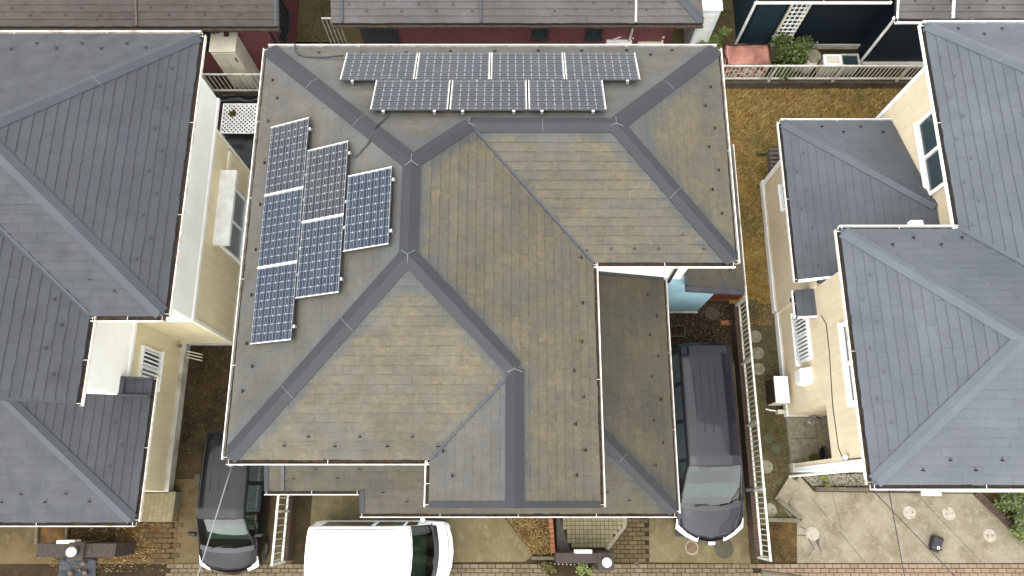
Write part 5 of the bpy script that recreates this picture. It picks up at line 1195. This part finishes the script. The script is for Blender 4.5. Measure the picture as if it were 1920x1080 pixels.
for sgn, zz in ((1, zA - .024), (-1, zA - .014)):
    k = -30
    while k < 60:
        p = (x0 + k * .125, y0); d = (sgn * .7071, .7071); r = seg_clip(p, d, x0 + .01, x1 - .01, y0 + .01, y1 - .01)
        if r: part('slat', MB().bar((p[0] + d[0] * r[0], p[1] + d[1] * r[0], zz), (p[0] + d[0] * r[1], p[1] + d[1] * r[1], zz), .038, .009), 'plastic_white', lt)
        k += 1
for sx, sy in ((x0, y0), (x1 - .04, y0), (x0, y1 - .04), (x1 - .04, y1 - .04)): part('leg', MB().box(sx, sx + .04, sy, sy + .04, 0, zA - .031), 'plastic_white', lt)
shrub('weed', 'dark withered weed growing through the white lattice', tuple(P(438, 216, .35)), .10, .10, .06, 70, .07, 'grass_mossy', .03, 31, 'weed', 5)
# timber offcut near the tarpaulin
tag(part('timber', MB().bar(P(418, 178, .12), P(442, 176, .14), .08, .06), 'wood_grey', bevel=.005), 'pale timber offcut on dark sheeting below the railing', 'timber')
# yard behind the lawn fence
cs = thing('shed_roof', 'shiny copper-coloured sheet roof over a rusty box behind the railing', 'shed', P(1400, 120))
q = [P(1362, 124, 1.0), P(1447, 123, 1.0), P(1443, 81, 1.25), P(1358, 84, 1.25)]
import mathutils.noise as mnz
cv = []; n_ = 14
for i in range(n_ + 1):
    for j in range(n_ + 1):
        p = q[0].lerp(q[1], i / n_).lerp(q[3].lerp(q[2], i / n_), j / n_); cv.append(p + Vector((0, 0, .014 * mnz.noise(p * 4) + .03 * math.sin(math.pi * j / n_))))
cb = MB(); cb.add(cv, [(i * 15 + j, (i + 1) * 15 + j, (i + 1) * 15 + j + 1, i * 15 + j + 1) for i in range(n_) for j in range(n_)]); so_ = part('sheet', cb, 'copper_sheet', cs, smooth=True); md = so_.modifiers.new('thick', 'SOLIDIFY'); md.thickness = .012
part('box', MB().box(q[0].x + .04, q[1].x - .04, q[0].y + .06, q[2].y - .1, 0, .95), 'rust_white', cs, bevel=.01)
shrub('bush', 'dense green bush behind the lawn railing beside the copper-coloured roof', tuple(P(1472, 122)), .62, .55, .62, 2600, .075, 'leaf', .25, 41, 'bush', 14)
def drum(label, px, py, z, r):
    c = P(px, py, z); t = thing('drum', label, 'drum', (c.x, c.y, 0)); part('barrel', MB().lathe((c.x, c.y, 0), [(r * .9, 0), (r, .08), (r, z * .5), (r * .96, z - .05)], 20), 'plastic_cream', t, smooth=True); part('lid', MB().lathe((c.x, c.y, z - .05), [(r * 1.04, 0), (r * 1.04, .04), (r * .9, .06), (r * .1, .062)], 20), 'stone_pale', t)
drum('weathered drum with round lid between the bush and white bin', 1527, 104, .75, .20); drum('pale drum half hidden by the right side of the bush', 1504, 104, .6, .19)
c = P(1562, 112, .7); t = thing('storage_bin', 'weathered white plastic bin behind the lawn railing', 'bin', (c.x, c.y, 0))
part('tub', MB().box(c.x - .24, c.x + .24, c.y - .17, c.y + .17, 0, .62), 'plastic_cream', t, bevel=.03); part('lid', MB().box(c.x - .27, c.x + .27, c.y - .20, c.y + .20, .621, .7), 'plastic_white', t, bevel=.03); part('lid_panel', MB().box(c.x - .18, c.x + .18, c.y - .11, c.y + .11, .701, .712), 'plastic_cream', t, bevel=.01)
c = P(1595, 112, .5); t = thing('planter_tray', 'grey tray of murky water beside the white bin', 'tray', (c.x, c.y, 0))
for bx in ((-.26, .26, -.2, -.17), (-.26, .26, .17, .2), (-.26, -.23, -.169, .169), (.23, .26, -.169, .169)): part('side', MB().box(c.x + bx[0], c.x + bx[1], c.y + bx[2], c.y + bx[3], 0, .5), 'aluminium_pale', t)
part('water', MB().box(c.x - .229, c.x + .229, c.y - .169, c.y + .169, .3, .44), 'glass_teal', t)
# things against the red wall house
c = P(1165, 74, 1.5); t = thing('outdoor_unit', 'cream air-conditioner unit with pipes by the dark red wall', 'air conditioner', (c.x, c.y, 0))
part('casing', MB().box(c.x - .42, c.x + .30, c.y - .16, c.y + .16, .9, 1.5), 'plastic_white', t, bevel=.015); part('bracket', MB().box(c.x - .40, c.x + .28, c.y - .1, c.y + .1, 0, .9), 'plastic_cream', t)
for k in range(4):
    ph = k * .9; part('pipe', MB().tube([Vector((c.x - .25 + .1 * k, c.y - .05 + .04 * k, 1.55)), Vector((c.x - .05 + .08 * k, c.y + .12 * math.sin(ph), 1.62)), Vector((c.x + .2 + .04 * k, c.y + .12 - .05 * k, 1.58)), Vector((c.x + .33, c.y + .18, 1.5 + .05 * k)), Vector((c.x + .36, c.y + .26, 1.9))], .022, 7), 'plastic_cream', t, smooth=True)
c = P(1220, 80, 1.4); t = thing('bench', 'narrow cream bench beside the air-conditioner pipes', 'bench', (c.x, c.y, 0))
part('seat', MB().box(c.x - .36, c.x + .36, c.y - .08, c.y + .10, 1.34, 1.4), 'plastic_cream', t, bevel=.008); part('rail', MB().box(c.x - .4, c.x + .4, c.y + .16, c.y + .2, 1.36, 1.42), 'trim_pale', t)
for s in (-1, 1): part('leg', MB().box(c.x + s * .33 - .03, c.x + s * .33 + .03, c.y - .06, c.y + .08, 0, 1.339), 'plastic_cream', t)
shrub('shrub', 'small leafy shrub between the red wall house and the copper roof', tuple(P(1318, 96)), .45, .3, .42, 900, .07, 'leaf_light', .25, 43, 'shrub', 9)
a, b = P(1318, 18, 2.2), P(1350, 18, 2.2); t = thing('storage_shed', 'white flat-topped shed right of the grey-roofed northern house', 'shed', (a.x, a.y, 0))
part('wall', MB().box(a.x, b.x + .05, a.y, a.y + 1.6, 0, 2.18), 'tarpaper_white', t); part('roof', MB().box(a.x - .03, b.x + .08, a.y - .03, a.y + 1.63, 2.181, 2.22), 'plastic_white', t, bevel=.01); part('door', MB().box(a.x + .05, a.x + .40, a.y - .02, a.y - .001, .1, 2.0), 'plastic_white', t, bevel=.006)
for k, (px, py) in enumerate(((628, 48), (648, 48))):
    pass
t = thing('garden_gate', 'tall white bar gate between the two northern maroon houses', 'gate', P(635, 85))
ga, gb_ = P(624, 88, .1), P(640, 88, .1); 
for z in (.1, 1.5): part('rail', MB().bar((ga.x, ga.y, z), (gb_.x + .2, ga.y, z), .04), 'aluminium_pale', t)
for k in range(5): x = lerp(ga.x, gb_.x + .2, k / 4); part('bar', MB().bar((x, ga.y, .1), (x, ga.y, 1.5), .02), 'aluminium_pale', t)
# beside the beige house
a = P(1467, 765, 0); t = thing('outdoor_unit', 'outdoor unit with white top and brown front at the beige wall', 'air conditioner', (a.x, a.y, 0))
part('casing', MB().box(6.72, 7.06, 2.42, 3.08, .06, .72), 'plastic_cream', t, bevel=.012); part('front_panel', MB().box(6.70, 6.719, 2.44, 3.06, .08, .70), 'brown_panel', t); part('top', MB().box(6.71, 7.07, 2.41, 3.09, .721, .75), 'plastic_white', t, bevel=.008)
for y in (2.5, 2.95): part('foot', MB().box(6.72, 7.06, y, y + .06, 0, .06), 'dark_metal', t)
t = thing('meter_box', 'low brown water meter cover at the beige foundation', 'box', (7.0, 2.25, 0)); part('case', MB().box(6.92, 7.12, 2.2, 2.3, 0, .22), 'plastic_cream', t, bevel=.01); part('pipe', MB().tube([(6.9, 2.28, .1), (6.75, 2.3, .1), (6.68, 2.34, .02)], .02, 8), 'plastic_white', t)
def pot(label, px, py, r, h, mat, leaf=None, z=.14, seed=1):
    c = P(px, py, z); t = thing('plant_pot', label, 'pot', c); part('pot', MB().lathe(tuple(c), [(r * .7, 0), (r, h), (r * 1.08, h), (r * 1.08, h * .9 + .01), (r * .8, h * .85), (.001, h * .85)], 14), mat, t, smooth=False)
    rr = random.Random(seed); mb = MB()
    for _ in range(90):
        a_ = rr.uniform(0, 6.28); d = r * rr.random() * 1.3; p = Vector((c.x + math.cos(a_) * d, c.y + math.sin(a_) * d, c.z + h + rr.uniform(0, .12))); L_ = rr.uniform(.03, .07); f = Vector((math.cos(a_ + 1), math.sin(a_ + 1), rr.uniform(-.3, .6))).normalized(); s_ = f.cross(Vector((0, 0, 1))).normalized()
        mb.add([p, p + f * L_ * .5 + s_ * L_ * .3, p + f * L_, p + f * L_ * .5 - s_ * L_ * .3], [(0, 1, 2, 3)], rr.uniform(.01, 1))
    part('plant', mb, leaf, t)
pot('pale pot with silvery plant, left of two in the recessed porch', 1519, 790, .09, .13, 'plaster_house', 'pebble_pale', seed=5); pot('pale pot with silvery plant, right of two in the recessed porch', 1541, 790, .09, .13, 'cover_white', 'pebble_pale', seed=6)
pot('terracotta pot with green plant at the near end of the recessed porch', 1521, 858, .08, .12, 'terracotta', 'leaf', seed=7)
t = thing('garden_basket', 'dark oval basket lying in the recessed porch', 'basket', P(1540, 850, .14)); c = P(1540, 850, .14)
bk = MB(); pr = [(.05, 0), (.10, .06), (.12, .16), (.10, .17), (.08, .07), (.002, .03)]; bk.lathe((0, 0, 0), pr, 18); bk.v = [(c.x + x * .75, c.y + y * 1.5, c.z + z) for x, y, z in bk.v]; part('bowl', bk, 'tarp_dark', t, smooth=True)
part('handle', MB().tube([(c.x, c.y - .17, c.z + .16), (c.x, c.y - .08, c.z + .28), (c.x, c.y + .08, c.z + .28), (c.x, c.y + .17, c.z + .16)], .008, 6), 'aluminium', t)
# black bag on the pale driveway
c = P(1751, 1018); t = thing('camera_bag', 'black padded bag lying on the pale driveway', 'bag', c, R(-22))
part('body', MB().box(-.13, .13, -.17, .17, 0, .20), 'black_plastic', t, bevel=.05, local=True); part('pocket', MB().box(-.10, .10, -.215, -.165, .02, .16), 'black_plastic', t, bevel=.02, local=True)
part('strap', MB().tube([(-.11, .12, .19), (-.05, .16, .25), (.05, .16, .25), (.11, .12, .19)], .014, 8), 'rubber', t, local=True, smooth=True)
rg = MB(); rg.tube([(.03 + .03 * math.cos(6.2832 * k / 12), -.10 + .03 * math.sin(6.2832 * k / 12), .205) for k in range(13)], .008, 6); part('ring', rg, 'plastic_white', t, local=True)
part('buckle', MB().box(.12, .17, -.13, -.09, .10, .13), 'rubber', t, local=True)
# dark cloth with stones in the lower left corner
crumpled('ground_cloth', 'dark grey crumpled cloth held down by stones, lower left corner', ((115, 1042), (182, 1048), (178, 1100), (108, 1100)), 'cloth_slate', .10, .02, 18, 'cloth', 5)
for k, (x, y, l) in enumerate(((134, 1074, 'left tan stone on the dark grey cloth'), (158, 1056, 'brown stone at the top of the dark grey cloth'), (160, 1073, 'right tan stone on the dark grey cloth'), (150, 1068, 'small tan stone in the middle of the dark grey cloth'))):
    c = P(x, y, .08); r = (.07, .06, .06, .035)[k]; rr = random.Random(k); sp = MB(); sp.lathe((0, 0, 0), [(max(.002, r * math.sin(math.pi * i / 6)), r * .6 - r * .6 * math.cos(math.pi * i / 6)) for i in range(7)], 9); sp.v = [(c.x + x_ * rr.uniform(.85, 1.15), c.y + y_ * rr.uniform(.75, 1.1), c.z + z_) for x_, y_, z_ in sp.v]
    tag(part('stone', sp, 'stone_brown', smooth=True), l, 'stone', 'stones on the grey cloth')
tag(part('white_stone', MB().lathe(tuple(P(173, 991)), [(.02, 0), (.035, .02), (.02, .04)], 8), 'cover_white'), 'small white stone in dark soil left of the mossy paving', 'stone')
struct('dark_bed', sheet(pxs(0, (130, 975), (220, 975), (215, 1018), (132, 1018)), .03), 'soil_dark')
struct('rust_bed', sheet(pxs(0, (78, 975), (128, 975), (124, 1018), (80, 1018)), .03), 'soil_planter')
low_wall('kerb', 'pale kerb at the left of the rusty weed bed', P(73, 978)[:2], P(71, 1020)[:2], .08, .10, 'kerb_stone', cat='kerb'); low_wall('kerb', 'pale kerb between rusty weed bed and dark soil', P(129, 978)[:2], P(127, 1016)[:2], .06, .10, 'kerb_stone', cat='kerb')
# mirror of glass left of the small van: pale ground hatch
t = thing('ground_hatch', 'grey framed hatch in the left driveway beside the small van', 'hatch', P(367, 900)); a, b = P(363, 912), P(378, 888); part('frame', MB().box(a.x, b.x, a.y, b.y, .004, .03), 'manhole_dark', t, bevel=.004); part('cover', MB().box(a.x + .03, b.x - .03, a.y + .03, b.y - .03, .031, .038), 'stone_moss', t)
# planting
shrub('plant', 'bright green plant at the foot of the globe lamp gatepost', tuple(P(1094, 1068)), .16, .16, .14, 260, .06, 'leaf_light', .04, 51, 'plant', 7); shrub('plant', 'olive weeds at the corner of the planting bed', tuple(P(1022, 1060)), .2, .14, .10, 220, .06, 'grass_mossy', .03, 52, 'plant', 7)
struct('front_bed', sheet(pxs(0, (1000, 1046), (1040, 1046), (1112, 1052), (1106, 1080), (1030, 1080)), .03), 'soil_dark')
low_wall('kerb', 'short grey kerb between planting bed and gatepost wall', P(996, 1046)[:2], P(1040, 1046)[:2], .08, .10, 'kerb_stone', cat='kerb')
for k in range(6): tag(part('white_stone', MB().lathe(tuple(P(1040 + 7.5 * k, 1057 + .3 * k, .03)), [(.012, 0), (.022, .012), (.012, .026)], 7), 'cover_white'), '%s of six tiny white stones in the row below the gatepost wall' % ('leftmost', 'second from left', 'third from left', 'third from right', 'second from right', 'rightmost')[k], 'stone', 'white stones along the gatepost wall')
for k, (x, y, s_, l) in enumerate(((1885, 945, .5, 'dark green shrub at the right edge, farthest of three'), (1910, 972, .45, 'dark green shrub at the right edge, middle of three'), (1918, 1000, .35, 'dark green shrub with yellow tips, nearest of three'))): shrub('shrub', l, tuple(P(x, y)), s_, s_ * .8, .3, 1100, .07, 'leaf' if k < 2 else 'leaf_light', .05, 60 + k, 'shrub', 10)
shrub('tuft', 'green tuft in the pebble bed below the beige house', tuple(P(1541, 897)), .12, .12, .10, 200, .08, 'leaf_light', .02, 71, 'plant', 6)
tag(part('timber_pallet', MB().box(*(lambda a, b: (a.x, b.x, b.y, a.y, .0, .08))(P(1443, 276), P(1462, 330))), 'brown_panel'), 'dark pallet base beneath grey slats on the lawn', 'pallet')
t = thing('slatted_bench', 'grey slatted bench on the lawn by the beige house corner', 'bench', P(1450, 300))
a, b = P(1441, 275, .4), P(1466, 332, .4)
for k in range(7):
    y = lerp(a.y, b.y, (k + .5) / 7); part('slat', MB().box(a.x, b.x + .3, y - .045, y + .03, .37, .4), 'wood_grey', t, bevel=.004)
for x in (a.x + .05, b.x + .2): part('leg', MB().box(x, x + .06, b.y, a.y, 0.085, .369), 'wood_grey', t)
tag(part('garden_tool', MB().box(*(lambda p: (p.x - .2, p.x + .12, p.y - .04, p.y + .04, 0.01, .06))(P(1430, 291))), 'tarp_dark', bevel=.02), 'dark stick-like tool lying on the lawn beside the slatted bench', 'tool')
# overhead cables
def wire(label, p, q, r, mat, sag=0.0, n=10):
    p = Vector(p); q = Vector(q); tag(part('overhead_cable', MB().tube([p.lerp(q, k / n) + Vector((0, 0, -sag * 4 * (k / n) * (1 - k / n))) for k in range(n + 1)], r, 6), mat, smooth=True), label, 'cable')
a = Vector((-5.27, .64, 5.42)); b = P(369, 1085, 5.7); wire('pale cable from the house corner down over the small van', a, a + (b - a) * 3.2, .012, 'cable_grey')
a = P(500, 1078, 5.5); b = P(458, 880, 5.4)
a = P(1665, 912, 5.0); b = P(1697, 1085, 5.5); wire('thin dark cable, left of two over the pale driveway', a, a + (b - a) * 3, .009, 'cable_black')
a = P(1632, 915, 5.0); b = P(1795, 1085, 5.5); wire('thin dark cable slanting across the pale driveway past the bag', a, a + (b - a) * 3, .009, 'cable_black')
a = P(1440, 505, 2.0); 
tag(part('street_pole', MB().tube([P(1428, 1074, .9), P(1470, 1080, .9), P(1560, 1096, .9)], [.07, .08, .09], 14), 'kerb_stone', smooth=True), 'grey concrete pole end at the bottom edge near the railing', 'pole')
